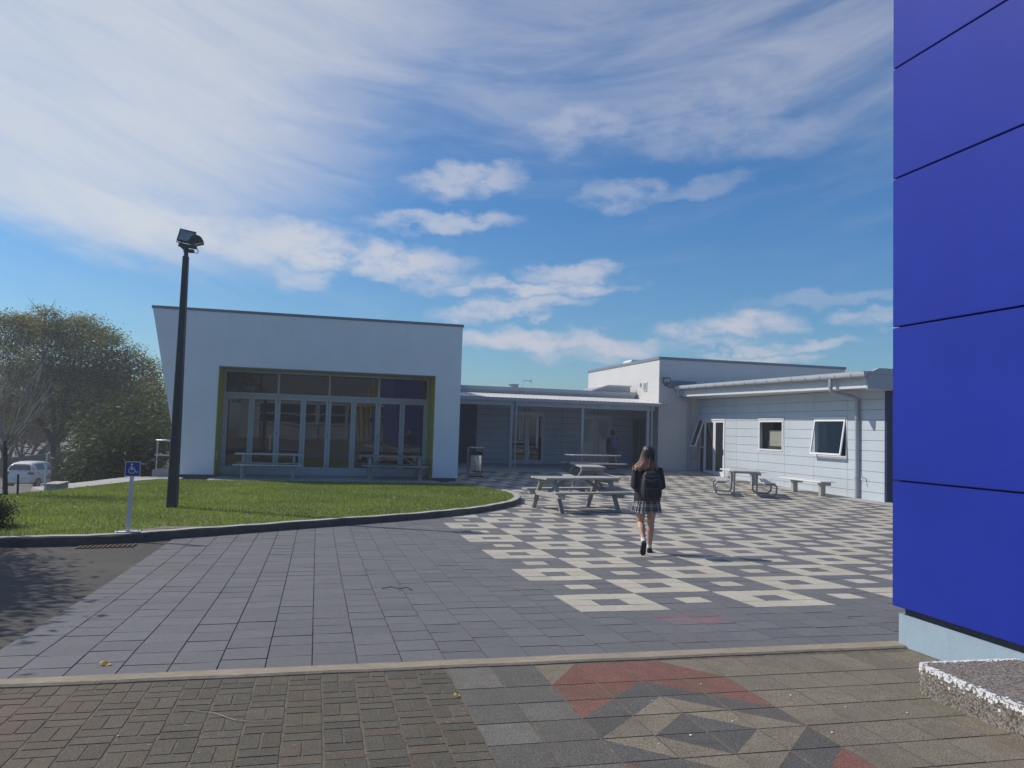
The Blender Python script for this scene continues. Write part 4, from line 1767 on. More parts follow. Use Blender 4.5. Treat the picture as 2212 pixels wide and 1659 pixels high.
for yy_ in (19.62, 32.3):
    e = eave(yy_)
    ring.append([(GX + .03, yy_, 3.855 + e), (GX + .03, yy_, 3.872 + e), (RX + .3, yy_, 3.965 + e * .8), (26, yy_, 4.30), (26, yy_, 4.25), (RX + .3, yy_, 3.93 + e * .8), (EX + .02, yy_, 3.80 + e)])
b.rings(ring)
b.build('roof', M['steel_grey'], rw)
# gable end facing the courtyard: two barge boards and navy cladding
b = MB()
b.ext([(EX + .005, 3.36), (24, 3.38), (24, 3.81), (EX + .10, 3.80), (EX + .005, 3.78)], 'y', GY - .05, GY + .03)
b.build('barge_board', M['gutter'], rw)
b = MB()
b.ext([(EX - .25, 3.80), (24, 3.815), (24, 4.01), (EX + .36, 3.98), (EX + .16, 3.885), (EX - .25, 3.86)], 'y', GY - .09, GY + .03)
b.build('barge_board', M['gutter'], rw)
b = MB()
b.box(EX + .04, 24, GY + .031, 19.97, 3.35, 3.378)
b.build('gable_soffit', M['fascia_white'], rw)
b = MB()
b.box(16.61, 24, 19.88, 19.965, -.06, 3.345)
b.build('end_cladding', M['navy'], rw)
# downpipes
b = MB()
b.tube([(GX + .02, 21.0, 3.70), (GX + .02, 21.0, 3.42), (GX + .05, 21.0, 3.33), (GX + .16, 21.0, 3.29), (RX - .25, 21.08, 3.20), (RX - .13, 21.09, 3.14), (RX - .09, 21.09, 3.08), (RX - .09, 21.09, .02)], .062, 12)
dp = b.build('downpipe', M['pipe'], rw, smooth=True)
for z in (2.5, .62):
    b = MB()
    b.tube([(RX - .09, 21.09, z), (RX - .09, 21.09, z + .05)], .072, 12)
    b.build('pipe_clip', M['lamp_rim'], dp)
b = MB()
b.tube([(GX + .02, 31.5, 3.82), (GX + .02, 31.5, 3.58), (EX + .0, 31.62, 3.48), (16.1, 31.8, 3.40), (16.17, 31.82, 3.28), (16.17, 31.82, .16)], .06, 12)
b.build('downpipe', M['pipe'], rw, smooth=True)
t = thing('garden_tap', 'small outdoor tap on a bracket beside the near downpipe', 'tap', (16.55, 20.82, .5))
b = MB()
b.tube([(16.6, 20.80, .66), (16.50, 20.80, .66), (16.46, 20.80, .62), (16.46, 20.80, .55)], .016, 8)
b.build('spout', M['steel'], t, smooth=True)
b = MB()
b.tube([(16.50, 20.80, .68), (16.50, 20.80, .72)], .008, 6)
b.bar((16.46, 20.80, .72), (16.54, 20.80, .72), .015, .012)
b.build('tap_handle', M['white_paint'], t)
b = MB()
b.cbox(16.15, 16.5, 31.80, 31.895, .75, 1.05, .01)
tag(b.build('meter_box', M['soffit']), 'small grey box on the wall in the corner beside the far downpipe', 'box')

t = thing('storage_cabinet', 'dark cabinet behind the smaller window of the right wing', 'cabinet', (17.1, 25.8, .02))
b = MB()
b.cbox(16.86, 17.40, 24.9, 26.98, .02, 1.50, .01)
b.build('cabinet_body', M['plinth_dark'], t)
M['cream'] = mat('cream_card', (.62, .60, .50), .8, var=.05)
for k, (y0, y1, z0, z1, lab) in enumerate([(25.5, 26.68, 1.502, 1.70, 'cream box at the bottom of the stack behind the window'), (25.5, 26.62, 1.702, 1.965, 'cream box in the middle of the stack behind the window'), (25.5, 26.63, 1.967, 2.11, 'shallow cream box on top of the stack behind the window')]):
    t = thing('cream_box', lab, 'box', (17.1, 25.5, z0), group='boxes stacked behind the window')
    b = MB()
    b.cbox(16.9, 17.28, y0, y1, z0, z1, .006)
    b.build('box_body', M['cream'], t)
    b = MB()
    b.cbox(16.893, 17.287, y0 - .007, y1 + .007, z1 - .06, z1 + .0015, .004)
    b.build('lid', M['cream'], t)

# ================================================================== picnic tables


def wooden_table(name, label, cat, x, y, rz, L=2.05, wd=.74, m=None, m2=None, group=None, zoff=0):
    t = thing(name, label, cat, (x, y, prof(y) + zoff), rz, group)
    m, m2 = m or M['wood'], m2 or M['wood_dark']
    b = MB()
    n = 5
    pw = wd / n
    for k in range(n):
        yy_ = -wd / 2 + pw * k
        dx = random.uniform(-.008, .008)
        b.cbox(-L / 2 + dx, L / 2 + dx, yy_ + .004, yy_ + pw - .004, .725, .768, .004)
    b.build('tabletop', m, t, world=False)
    for s in (-1, 1):
        b = MB()
        for k in range(2):
            yy_ = s * .665 + (-.14 + .142 * k)
            b.cbox(-L / 2 + random.uniform(-.008, .008), L / 2, yy_ + .003, yy_ + .139, .425, .468, .004)
        b.build('seat', m, t, world=False)
    for sx in (-1, 1):
        xx = sx * (L / 2 - .26)
        for s in (-1, 1):
            b = MB()
            b.bar((xx, s * .66, 0), (xx, s * .27, .724), .045, .105, (1, 0, 0))
            # the bar's wide side faces along the table
            b.build('leg', m2, t, world=False)
        b = MB()
        b.box(xx + sx * .024, xx + sx * .066, -.80, .80, .325, .424)
        b.build('seat_beam', m, t, world=False)
        b = MB()
        b.box(xx + sx * .024, xx + sx * .066, -.33, .33, .63, .724)
        b.build('top_beam', m2, t, world=False)
        b = MB()
        b.bar((xx, 0, .40), (xx - sx * .52, 0, .722), .075, .04, (0, 1, 0))
        b.build('brace', m2, t, world=False)
    return t


GP = 'picnic tables in the courtyard'
wooden_table('picnic_table', 'weathered wooden picnic table beside the curved lawn kerb, nearest of all tables', 'table', 5.96, 17.42, rad(13.5))
wooden_table('picnic_table', 'wooden picnic table seen from its end, just behind the nearest one', 'table', 8.22, 23.0, rad(80), L=2.35)
wooden_table('picnic_table', 'brown grey wooden picnic table in the hall recess, beside its right yellow wall', 'table', 2.48, 25.72, rad(-2), L=2.12, m=M['wood_brown'], m2=M['wood_brown'], zoff=.02)


def metal_table(label, x, y, rz, L, splay=True, zoff=0):
    t = thing('picnic_table', label, 'table', (x, y, prof(y) + zoff), rz)
    b = MB()
    for k in range(3):
        yy_ = -.36 + .243 * k
        b.cbox(-L / 2, L / 2, yy_ + .003, yy_ + .236, .728, .765, .006)
    b.build('tabletop', M['alloy'], t, world=False)
    for s in (-1, 1):
        b = MB()
        b.cbox(-L / 2, L / 2, s * .64 - .13, s * .64 + .13, .405, .44, .006)
        b.build('seat', M['alloy'], t, world=False)
    for sx in (-1, 1):
        xx = sx * (L / 2 - .26)
        for s in (-1, 1):
            b = MB()
            if splay:
                b.tube([(xx, s * .30, .727), (xx, s * .36, .55), (xx, s * .62, .05), (xx, s * .66, 0)], .026, 8)
            else:
                b.box(xx - .035, xx + .035, s * .30 - .03, s * .30 + .03, .44, .727)
                b.box(xx - .04, xx + .04, s * .60 - .035, s * .60 + .035, 0, .36)
            b.build('leg', M['tube'] if splay else M['cpost'], t, smooth=splay, world=False)
        b = MB()
        b.box(xx - .02, xx + .02, -.74, .74, .36, .404)
        b.build('seat_beam', M['tube'] if splay else M['cpost'], t, world=False)
    return t


metal_table('alloy topped picnic table on thin tube legs, in the shade before the veranda', 11.0, 30.15, rad(14), 2.35)
metal_table('alloy topped picnic table in the hall recess, beside its left yellow wall', -1.45, 25.62, rad(0), 2.03, splay=False, zoff=.02)


def tube_table():
    t = thing('tube_picnic_table', 'picnic table on looped grey tube frames near the right wing wall', 'table', (13.02, 21.88, prof(21.9)), rad(63))
    b = MB()
    L = 2.05
    for k in range(3):
        yy_ = -.40 + .268 * k
        for q in range(4):
            b.cbox(-L / 2 + .004 * (k % 2), L / 2, yy_ + .0645 * q + .002, yy_ + .0645 * q + .062, .735, .775, .004)
    b.build('tabletop', M['alloy'], t, world=False)
    for s in (-1, 1):
        b = MB()
        for q in range(4):
            b.cbox(-L / 2, L / 2, s * .70 - .145 + .073 * q, s * .70 - .145 + .073 * q + .068, .425, .462, .004)
        b.build('seat', M['alloy'], t, world=False)
    for x in (-.80, .80):
        b = MB()

        def arc(cx, cz, r, a0, a1, n=6):
            return [(x, cx + r * math.cos(rad(a0 + (a1 - a0) * k / n)), cz + r * math.sin(rad(a0 + (a1 - a0) * k / n))) for k in range(n + 1)]
        half = [(x, .58, .40)] + arc(.80, .30, .10, 90, 0) + arc(.74, .18, .155, 0, -90) + arc(.46, .155, .13, -90, -180) + [(x, .33, .50)] + arc(.25, .635, .085, 0, 90)
        other = [(p[0], -p[1], p[2]) for p in reversed(half)]
        b.tube(half + other, .027, 9)
        b.build('tube_frame', M['tube'], t, smooth=True, world=False)
    return t


tube_table()


def bench(label, y0, y1, legs, zs):
    t = thing('wall_bench', label, 'bench', (15.75, (y0 + y1) / 2, prof((y0 + y1) / 2)), 0, 'benches along the right wing wall')
    z0 = prof((y0 + y1) / 2)
    b = MB()
    z = z0 + zs
    b.ext([(15.44, z - .055), (15.43, z - .03), (15.45, z - .004), (15.48, z), (15.98, z), (15.98, z - .03), (15.50, z - .03), (15.47, z - .055)], 'y', y0, y1)
    b.build('seat', M['alloy_light'], t)
    for yy_ in legs:
        b = MB()
        b.box(15.53, 15.70, yy_ - .06, yy_ + .06, z0 - .02, z - .14)
        b.box(15.50, 15.90, yy_ - .06, yy_ + .06, z - .14, z - .032)
        b.build('leg', M['cpost'], t)
    return t


bench('white alloy bench on two posts below the open window of the right wing', 21.42, 23.68, (21.58, 23.05), .465)
bench('white alloy bench half hidden behind the looped tube picnic table', 25.28, 27.72, (25.58, 27.05), .475)

# bin
t = thing('rubbish_bin', 'steel barrel rubbish bin under a flat lid beside the right corner of the hall', 'bin', (5.62, 27.7, .09))
b = MB()
b.rings([[(5.63 + r * math.cos(a), 27.68 + r * math.sin(a), z) for a in [2 * math.pi * k / 20 for k in range(20)]] for (r, z) in ((.17, .27), (.205, .30), (.215, .55), (.215, .75), (.205, .90))])
b.build('barrel', M['stainless'], t, smooth=True)
b = MB()
b.rings([[(5.63 + r * math.cos(a), 27.68 + r * math.sin(a), z) for a in [2 * math.pi * k / 20 for k in range(20)]] for (r, z) in ((.215, .86), (.235, .88), (.235, .98), (.20, 1.0))])
b.build('liner', M['black'], t, smooth=True)
b = MB()
b.cbox(5.38, 5.87, 27.45, 27.9, 1.125, 1.16, .01)
b.build('lid', M['alloy'], t)
for x in (5.36, 5.86):
    b = MB()
    b.box(x - .03, x + .03, 27.82, 27.9, .07, 1.124)
    b.build('post', M['tube'], t)
b = MB()
b.cbox(5.38, 5.9, 27.55, 27.86, .07, .12, .01)
b.build('base', M['black'], t)

# drain grates
t = thing('drain_grate', 'small dark drain grate in the paving near the benches', 'grate', (14.6, 20.66, prof(20.66)))
b = MB()
b.box(14.32, 14.86, 20.52, 20.80, -.02, prof(20.6) + .0045)
b.build('grate_frame', M['plinth_dark'], t)
b = MB()
for q in range(6):
    b.box(14.36 + q * .08, 14.40 + q * .08, 20.55, 20.77, prof(20.6) + .0045, prof(20.6) + .009)
b.build('bars', M['tube'], t)
t = thing('door_stop', 'small grey kerb block with a hook beside the pale doors', 'door stop', (16.45, 28.8, .12))
b = MB()
b.cbox(16.32, 16.58, 28.65, 28.95, .08, .20, .015)
b.build('block', M['cpost'], t)
b = MB()
b.tube([(16.45, 28.8, .20), (16.45, 28.8, .36), (16.45, 28.74, .42)], .014, 6)
b.tube([(16.45, 28.8, .34), (16.45, 28.86, .42)], .012, 6)
b.build('hook', M['steel'], t)
t = thing('gutter_grate', 'rusty leaf clogged gutter grate against the lawn kerb on the driveway', 'grate', (-2.9, 12.0, 0))
b = MB()
zz = prof(11.9)
M['rust'] = mat('rusty_iron', (.105, .066, .042), .9, var=.3, vscale=20)
for q in range(12):
    x = -3.15 + q * .06
    b.box(x, x + .03, 11.80 + .012 * q, 12.05 + .016 * q, zz - .01, zz + .004)
b.build('bars', M['rust'], t)

# ================================================================== accessible parking sign
sx, sy = -2.66, 12.55
sz = prof(12.3) + .125
t = thing('parking_sign', 'blue wheelchair sign on a white square post at the lawn kerb', 'sign', (sx, sy, sz), rad(10))
LEAN = .02
b = MB()
b.bar((0, 0, .0), (LEAN, 0, 1.03), .055, .055, (0, 1, 0))
b.build('post', M['white_paint'], t, world=False)
b = MB()
b.cbox(-.17, .17, -.055, .055, .0, .014, .003)
b.build('base_plate', M['white_paint'], t, world=False)
for x in (-.14, .14):
    b = MB()
    b.tube([(x, 0, .014), (x, 0, .026)], .012, 6)
    b.build('bolt', M['tube'], t, world=False)
plate = MB()


def rrect(w, h, r, n=5):
    pts = []
    for cx, cz, a0 in ((w - r, h - r, 0), (-w + r, h - r, 90), (-w + r, -h + r, 180), (w - r, -h + r, 270)):
        for k in range(n + 1):
            a = rad(a0 + 90 * k / n)
            pts.append((cx + r * math.cos(a), cz + r * math.sin(a)))
    return pts


pc = (LEAN, .93)
yp = -.034


def disc_xz(b, poly, y0, y1):
    b.ext([(pc[0] + x, pc[1] + z) for x, z in poly], 'y', y0, y1)


b = MB()
disc_xz(b, rrect(.104, .110, .008), yp - .004, yp + .003)
sp_ = b.build('sign_plate', M['sign_white'], t, world=False)
b = MB()
disc_xz(b, rrect(.094, .100, .018), yp - .0055, yp - .0041)
b.build('blue_face', M['sign_blue'], sp_, world=False)
b = MB()
y0, y1 = yp - .0075, yp - .0056
disc_xz(b, [(-.014 + .0165 * math.cos(2 * math.pi * k / 14), .068 + .0165 * math.sin(2 * math.pi * k / 14)) for k in range(14)], y0, y1)
# torso, seat, arm, lower leg and foot
disc_xz(b, [(-.031, .045), (-.004, .045), (-.003, .006), (-.029, .006)], y0, y1)
disc_xz(b, [(-.004, .026), (.027, .022), (.027, .011), (-.004, .013)], y0, y1)
disc_xz(b, [(-.029, .006), (.030, .006), (.036, -.008), (-.027, -.014)], y0, y1)
disc_xz(b, [(.030, .006), (.036, -.008), (.060, -.050), (.047, -.055), (.022, -.006)], y0, y1)
disc_xz(b, [(.047, -.055), (.060, -.050), (.076, -.045), (.073, -.034), (.056, -.040)], y0, y1)
# wheel: an open ring
rr = []
for k in range(25):
    a = rad(118 + (350 - 118) * k / 24)
    rr.append((math.cos(a), math.sin(a)))
for (c0, s0), (c1, s1) in zip(rr[:-1], rr[1:]):
    disc_xz(b, [(-.012 + .046 * c0, -.022 + .046 * s0), (-.012 + .046 * c1, -.022 + .046 * s1), (-.012 + .035 * c1, -.022 + .035 * s1), (-.012 + .035 * c0, -.022 + .035 * s0)], y0, y1)
b.build('wheelchair_symbol', M['sign_white'], sp_, world=False)

# ================================================================== floodlight pole
px, py = -2.67, 16.19
pz = lawn_z(px, py)
t = thing('floodlight_pole', 'tall tapered charcoal pole with two floodlights standing on the lawn', 'light pole', (px, py, pz - .02), rad(-8))
H = 5.10 - (pz - .02)
b = MB()
ring = []
for (z, w) in ((0, .092), (H - .06, .052)):
    c = w * .22
    ring.append([(x, y, z) for x, y in ((-w, -w + c), (-w + c, -w), (w - c, -w), (w, -w + c), (w, w - c), (w - c, w), (-w + c, w), (-w, w - c))])
b.rings(ring)
b.build('pole', M['pole'], t, world=False)
b = MB()
b.tube([(0, 0, H - .07), (0, 0, H + .13)], .043, 12)
b.tube([(0, 0, H + .035), (0, 0, H + .047)], .060, 12)
b.tube([(0, 0, H + .085), (0, 0, H + .097)], .056, 12)
b.build('collar', M['lamp_metal'], t, world=False)
b = MB()
b.cbox(.04, .15, -.045, .045, H + .02, H + .085, .012)
b.build('junction_box', M['lamp_metal'], t, world=False)
b = MB()
b.tube([(.14, 0, H + .04), (.20, 0, H + .01), (.23, .0, H + .04), (.21, 0, H + .10), (.17, 0, H + .15)], .008, 6)
b.build('cable', M['black'], t, world=False)
b = MB()
b.tube([(-.12, -.02, H + .24), (-.07, -.02, H + .19), (-.02, -.02, H + .15)], .008, 6)
b.build('cable', M['black'], t, world=False)
b = MB()
b.bar((-.15, 0, H + .165), (.19, 0, H + .125), .06, .055, (0, 1, 0))
b.bar((-.11, 0, H + .15), (-.02, 0, H + .07), .05, .04, (0, 1, 0))
b.build('cross_arm', M['lamp_metal'], t, world=False)


def flood(cx, cy, cz, rot, name, k):
    """box floodlight: glass faces local -y, tilted"""
    R = Matrix.Rotation(rot[2], 3, 'Z') @ Matrix.Rotation(rot[1], 3, 'Y') @ Matrix.Rotation(rot[0], 3, 'X')
    T = Vector((cx, cy, cz))

    def tr(b):
        b.v = [tuple(R @ (Vector(p) * k) + T) for p in b.v]
        return b
    b = MB()
    # rounded back made of a half barrel
    prof2 = [(-.02, -.135), (-.02, .155)] + [(.02 + .13 * math.sin(rad(a)), .145 * math.cos(rad(a))) for a in range(10, 180, 20)]
    b.ext([(y, z) for y, z in prof2], 'x', -.175, .175)
    h = tr(b).build(name, M['lamp_metal'], t, world=False)
    b = MB()
    b.box(-.185, .185, -.045, -.02, .135, .158)
    b.box(-.185, .185, -.045, -.02, -.14, -.122)
    b.box(-.185, -.168, -.045, -.02, -.122, .135)
    b.box(.168, .185, -.045, -.02, -.122, .135)
    tr(b).build('lamp_rim', M['lamp_metal'], h, world=False)
    b = MB()
    b.box(-.168, .168, -.034, -.026, -.122, .135)
    tr(b).build('lens', MATS.get('lamp_lens') or mat('lamp_lens', (.34, .34, .35), .18, var=.4, vscale=9), h, world=False)
    b = MB()
    b.tube([(-.20, .05, 0), (-.20, .05, -.16), (.20, .05, -.16), (.20, .05, 0)], .012, 6)
    tr(b).build('yoke', M['lamp_metal'], h, world=False)


flood(.0, -.02, H + .325, (rad(-12), rad(10), rad(4)), 'floodlight', .84)
flood(.17, .05, H + .235, (rad(72), rad(0), rad(104)), 'floodlight', .84)

# ================================================================== slim posts at the edge of the drop
b = MB()
b.tube([(-6.06, 20.04, -.1), (-6.055, 20.04, .97)], .022, 8)
tag(b.build('slim_post', M['sign_white'], smooth=True), 'slim pale post at the far left edge of the lawn', 'post')
b = MB()
b.tube([(-6.20, 18.82, -.05), (-6.22, 18.82, .55)], .022, 6)
tag(b.build('tree_stake', M['bark'], smooth=True), 'short dark stake beside the young bare tree', 'stake')

# ================================================================== cars down on the lower car park


def hatchback(name, label, x, y, z, rz, paint, L=3.65, W=1.66, Ht=1.50):
    t = thing(name, label, 'car', (x, y, z), rz, 'cars in the lower car park')
    # stations along the length: y, z low, z belt, z roof, half width low, half width belt, half width roof
    h = L / 2
    st = [(-h, .42, .78, .80, .62, .60, .58), (-h + .04, .28, .92, .96, .76, .74, .66), (-h + .20, .22, .97, 1.28, .80, .78, .60), (-h + .42, .20, .97, 1.43, .82, .80, .58),
          (-h + 1.0, .20, .95, Ht, .83, .815, .585), (-h + 1.7, .20, .93, Ht - .01, .83, .82, .585), (-h + 2.15, .20, .92, Ht - .10, .83, .82, .575), (-h + 2.75, .20, .91, .97, .83, .80, .70),
          (-h + 3.3, .21, .80, .84, .81, .76, .66), (-h + 3.58, .26, .66, .68, .74, .70, .62), (L - h, .38, .55, .56, .60, .58, .52)]
    k = W / 1.66

    def ring(s):
        y_, zl, zb_, zr, wl_, wb, wr = s
        wl_, wb, wr = wl_ * k, wb * k, wr * k
        zm = zl + (zb_ - zl) * .55
        half = [(wl_ * .80, zl), (wl_, zl + .10), (wl_ * 1.01, zm), (wb, zb_), (wr + (wb - wr) * .12, zr - (zr - zb_) * .14), (wr * .86, zr), (wr * .4, zr + .012)]
        return [(a, y_, c) for a, c in half] + [(-a, y_, c) for a, c in reversed(half)]
    b = MB()
    b.rings([ring(s) for s in st])
    body = b.build('body', paint, t, smooth=True, world=False)

    def side(s, f):      # point on the glass house at fraction f from belt to roof edge
        y_, zl, zb_, zr, wl_, wb, wr = s
        wb, wr = wb * k, wr * k
        wt = wr + (wb - wr) * .12
        zt2 = zr - (zr - zb_) * .14
        return (wb + (wt - wb) * f, y_, zb_ + (zt2 - zb_) * f)

    def lerp(s0, s1, u):
        return tuple(a + (c - a) * u for a, c in zip(s0, s1))
    for sgn in (1, -1):
        for (i0, u0, i1, u1, f0, f1) in ((3, .2, 4, .55, .14, .93), (4, .68, 5, .65, .10, .95), (5, .75, 6, .55, .10, .9)):
            sa_, sb_ = lerp(st[i0], st[i0 + 1], u0), lerp(st[i1], st[i1 + 1] if u1 else st[i1], u1)
            pts = []
            ss_ = [sa_] + [st[q] for q in range(i0 + 1, i1 + 1)] + [sb_]
            bb = MB()
            vs = []
            for s in ss_:
                for f in (f0, f1):
                    p = side(s, f)
                    vs.append((sgn * (p[0] + .006), p[1], p[2]))
            bb.add(vs, [(2 * q, 2 * q + 1, 2 * q + 3, 2 * q + 2) for q in range(len(ss_) - 1)])
            bb.build('side_window', M['glass_car'], t, world=False)
    # rear window
    b = MB()
    ra, rb_, rc = ring(st[1]), ring(st[2]), ring(st[3])

    def row(p, q, u, shr, dy, dz):
        return [((p[i][0] + (q[i][0] - p[i][0]) * u) * shr, p[i][1] + (q[i][1] - p[i][1]) * u + dy, p[i][2] + (q[i][2] - p[i][2]) * u + dz) for i in range(4, 10)]
    vs = row(ra, rb_, .16, .98, -.016, .012) + row(ra, rb_, .55, .96, -.016, .012) + row(ra, rb_, 1.0, .93, -.014, .013) + row(rb_, rc, .45, .88, -.010, .014)
    b.add(vs, [(6 * a_ + c, 6 * a_ + c + 1, 6 * a_ + c + 7, 6 * a_ + c + 6) for a_ in range(3) for c in range(5)])
    b.build('rear_window', M['glass_car'], t, world=False)
    for sgn in (-1, 1):
        b = MB()
        b.cbox(sgn * .50 * k, sgn * .815 * k, -h - .02, -h + .26, .76, .93, .04)
        b.build('tail_light', M['tail_red'], t, world=False)
    b = MB()
    b.cbox(-.79 * k, .79 * k, -h - .06, -h + .25, .32, .58, .06)
    b.build('bumper', paint, t, smooth=False, world=False)
    b = MB()
    b.box(-.24, .24, -h - .067, -h - .06, .40, .51)
    b.build('number_plate', M['fascia_white'], t, world=False)
    b = MB()
    b.bar((.0, -h - .0, 1.0), (.18, -h - .0, 1.02), .02, .02)
    b.build('wiper', M['black'], t, world=False)
    for sgn in (-1, 1):
        b = MB()
        b.cbox(sgn * .82 * k, sgn * .98 * k, .48, .58, .92, 1.04, .02)
        b.build('mirror', M['black'], t, world=False)
        for yw in (-h + .62, h - .68):
            b = MB()
            b.tube([(sgn * .66 * k, yw, .29), (sgn * .845 * k, yw, .29)], .29, 18)
            w = b.build('wheel', M['black'], t, smooth=True, world=False)
            b = MB()
            b.tube([(sgn * .83 * k, yw, .29), (sgn * .853 * k, yw, .29)], .19, 14)
            b.build('hub_cap', M['hub'], w, world=False)
    return t


hatchback('parked_car', 'white hatchback seen from behind in the car park below the lawn', -16.55, 53.0, -2.46, rad(-12), M['car_white'])
hatchback('parked_car', 'pale silver car half hidden by the tree trunk, right of the white hatchback', -14.2, 56.2, -2.62, rad(-10), M['car_silver'], L=4.2, W=1.72, Ht=1.55)

b = MB()
b.ext([(-34, -3.2), (-12, -3.2), (-12, -.55), (-17.4, -.78), (-22, -1.40), (-34, -2.3)], 'y', 64, 64.4)
rwl = thing('retaining_wall', 'long dark retaining wall rising behind the parked cars', 'wall', (-20, 64, -2.6))
M['dark_block'] = mat('dark_blockwork', (.10, .10, .105), .9, var=.15)
b.build('wall_face', M['dark_block'], rwl)
b = MB()
b.bar((-34, 64.1, -2.28), (-22, 64.1, -1.38), .5, .06)
b.bar((-22, 64.1, -1.38), (-17.4, 64.1, -.76), .5, .06)
b.bar((-17.4, 64.1, -.76), (-12, 64.1, -.53), .5, .06)
b.build('wall_cap', M['soffit'], rwl)

# ================================================================== trees and shrubs


def leaves(name, blobs, n, size, cols, parent, aspect=2.2, droop=.0, shell=.55, clump=26):
    """leaf faces gathered in sprays through the volume of several blobs (cx, cy, cz, rx, ry, rz)"""
    vol = np.array([q[3] * q[4] * q[5] for q in blobs])
    pick = rng.choice(len(blobs), max(1, n // clump), p=vol / vol.sum())
    B = np.array(blobs)[pick]
    d = rng.normal(size=(len(pick), 3))
    d /= np.linalg.norm(d, axis=1)[:, None]
    r = rng.uniform(0, 1, len(pick)) ** shell
    r *= rng.uniform(.85, 1.12, len(pick))
    cen = B[:, :3] + d * r[:, None] * B[:, 3:6]
    # every spray is a flattened drooping tuft
    k = clump
    m = len(pick)
    sp = rng.normal(size=(m, k, 3)) * np.array([1, 1, .55]) * (size * 2.1)
    P = (cen[:, None, :] + sp).reshape(-1, 3)
    N = len(P)
    ax = rng.normal(size=(N, 3))
    ax[:, 2] = ax[:, 2] * .5 - droop
    ax /= np.linalg.norm(ax, axis=1)[:, None]
    side = np.cross(ax, rng.normal(size=(N, 3)))
    side /= np.linalg.norm(side, axis=1)[:, None] + 1e-9
    s = size * rng.uniform(.6, 1.35, N)
    a, w = ax * (s * .5)[:, None], side * (s / aspect * .5)[:, None]
    V = np.stack([P - a, P + w, P + a, P - w], 1).reshape(-1, 3)
    F = np.arange(4 * N).reshape(N, 4)
    c = np.array(cols)
    pickc = rng.choice(len(c), m, p=[q for q in [1 / len(c)] * len(c)])
    col = c[pickc][:, None, :].repeat(k, 1).reshape(-1, 3) * rng.uniform(.72, 1.28, N)[:, None]
    o = npmesh(name, V, F, M['leaf'], col, parent=parent)
    return o


def limb(b, p0, p1, r0, r1, bend=.12, n=6):
    p0, p1 = Vector(p0), Vector(p1)
    L = (p1 - p0).length
    off = Vector((random.uniform(-1, 1), random.uniform(-1, 1), random.uniform(-.3, .6))) * bend * L
    pts = [p0.lerp(p1, k / n) + off * math.sin(math.pi * k / n) for k in range(n + 1)]
    b.tube(pts, [r0 + (r1 - r0) * k / n for k in range(n + 1)], 7)
    return pts


OLIVE = [(.14, .155, .045), (.10, .13, .045), (.18, .175, .055), (.21, .18, .07), (.11, .14, .05)]
TOPS = [(.27, .22, .085), (.22, .20, .07), (.30, .23, .10), (.18, .18, .06)]
DEEP = [(.030, .048, .026), (.042, .060, .030), (.052, .066, .032), (.034, .048, .030)]
GREEN = [(.085, .125, .036), (.11, .15, .04), (.14, .16, .045), (.065, .095, .034)]


def P2(x, y, Y):
    """a direction in the photo (2212 wide) turned into a point at depth Y, used to lay out the far trees"""
    d = fw + rt2 * ((x - 1106) / 1670.34) - up2 * ((y - 829.5) / 1670.34)
    return Vector((0, 0, CAMZ)) + d * (Y / d.y)


def big_tree():
    Y = 44
    base = Vector((-12.75, Y, terrain(-12.75, Y) - .1))
    t = thing('big_tree', 'large feathery olive green tree with a leaning dark trunk at the left', 'tree', base)
    b = MB()
    f = P2(118, 960, Y)
    b.tube([base, base.lerp(f, .5) + Vector((.05, 0, 0)), f], [.34, .28, .25], 9)
    forks = []
    for (x, y, r) in ((60, 880, .17), (140, 860, .19), (215, 870, .15), (95, 800, .12)):
        p = P2(x, y, Y + random.uniform(-1.5, 1.5))
        limb(b, f, p, r, r * .6)
        forks.append((p, r * .6))
    for (x, y) in ((30, 730), (80, 700), (100, 665), (150, 700), (205, 715), (250, 760), (300, 800), (330, 850), (20, 800), (180, 770)):
        p = P2(x, y, Y + random.uniform(-2.5, 2.5))
        q, r = min(forks, key=lambda w: (w[0] - p).length)
        pts = limb(b, q, p, r * .8, .02, .15, 7)
        for _ in range(5):
            s = pts[random.randint(3, 6)]
            limb(b, s, s + Vector((random.uniform(-1, 1), random.uniform(-1, 1), random.uniform(.1, 1.2))), .03, .006, .1, 4)
    b.build('trunk', M['bark'], t, smooth=True)
    blobs = []
    for (x, y, r) in ((20, 745, 1.2), (62, 725, 1.3), (120, 725, 1.4), (170, 735, 1.3), (212, 745, 1.3), (250, 790, 1.3), (25, 810, 1.5), (85, 800, 1.6), (150, 805, 1.7), (215, 820, 1.7), (290, 835, 1.3), (318, 800, .9),
                      (20, 880, 1.6), (100, 880, 1.3), (180, 880, 1.5), (250, 870, 1.5), (310, 880, 1.3), (332, 830, .8)):
        c = P2(x, y, Y + random.uniform(-2, 2))
        blobs.append((c.x, c.y, c.z, r, r * 1.25, r * .82))
    leaves('crown', blobs, 64000, .14, OLIVE + DEEP, t, 2.6, .25)
    tops = []
    for (x, y, r) in ((12, 690, .8), (62, 692, .8), (95, 668, .55), (110, 700, .7), (150, 690, .5), (188, 690, .7), (215, 712, .6), (245, 730, .6), (285, 755, .6), (315, 775, .45), (335, 800, .4), (40, 655 + 30, .4), (170, 668 + 12, .3)):
        c = P2(x, y + 6, Y + random.uniform(-1, 1))
        tops.append((c.x, c.y, c.z, r, r, r * .62))
    leaves('crown', tops, 11000, .125, TOPS + OLIVE, t, 2.6, .1, .5, 18)


big_tree()


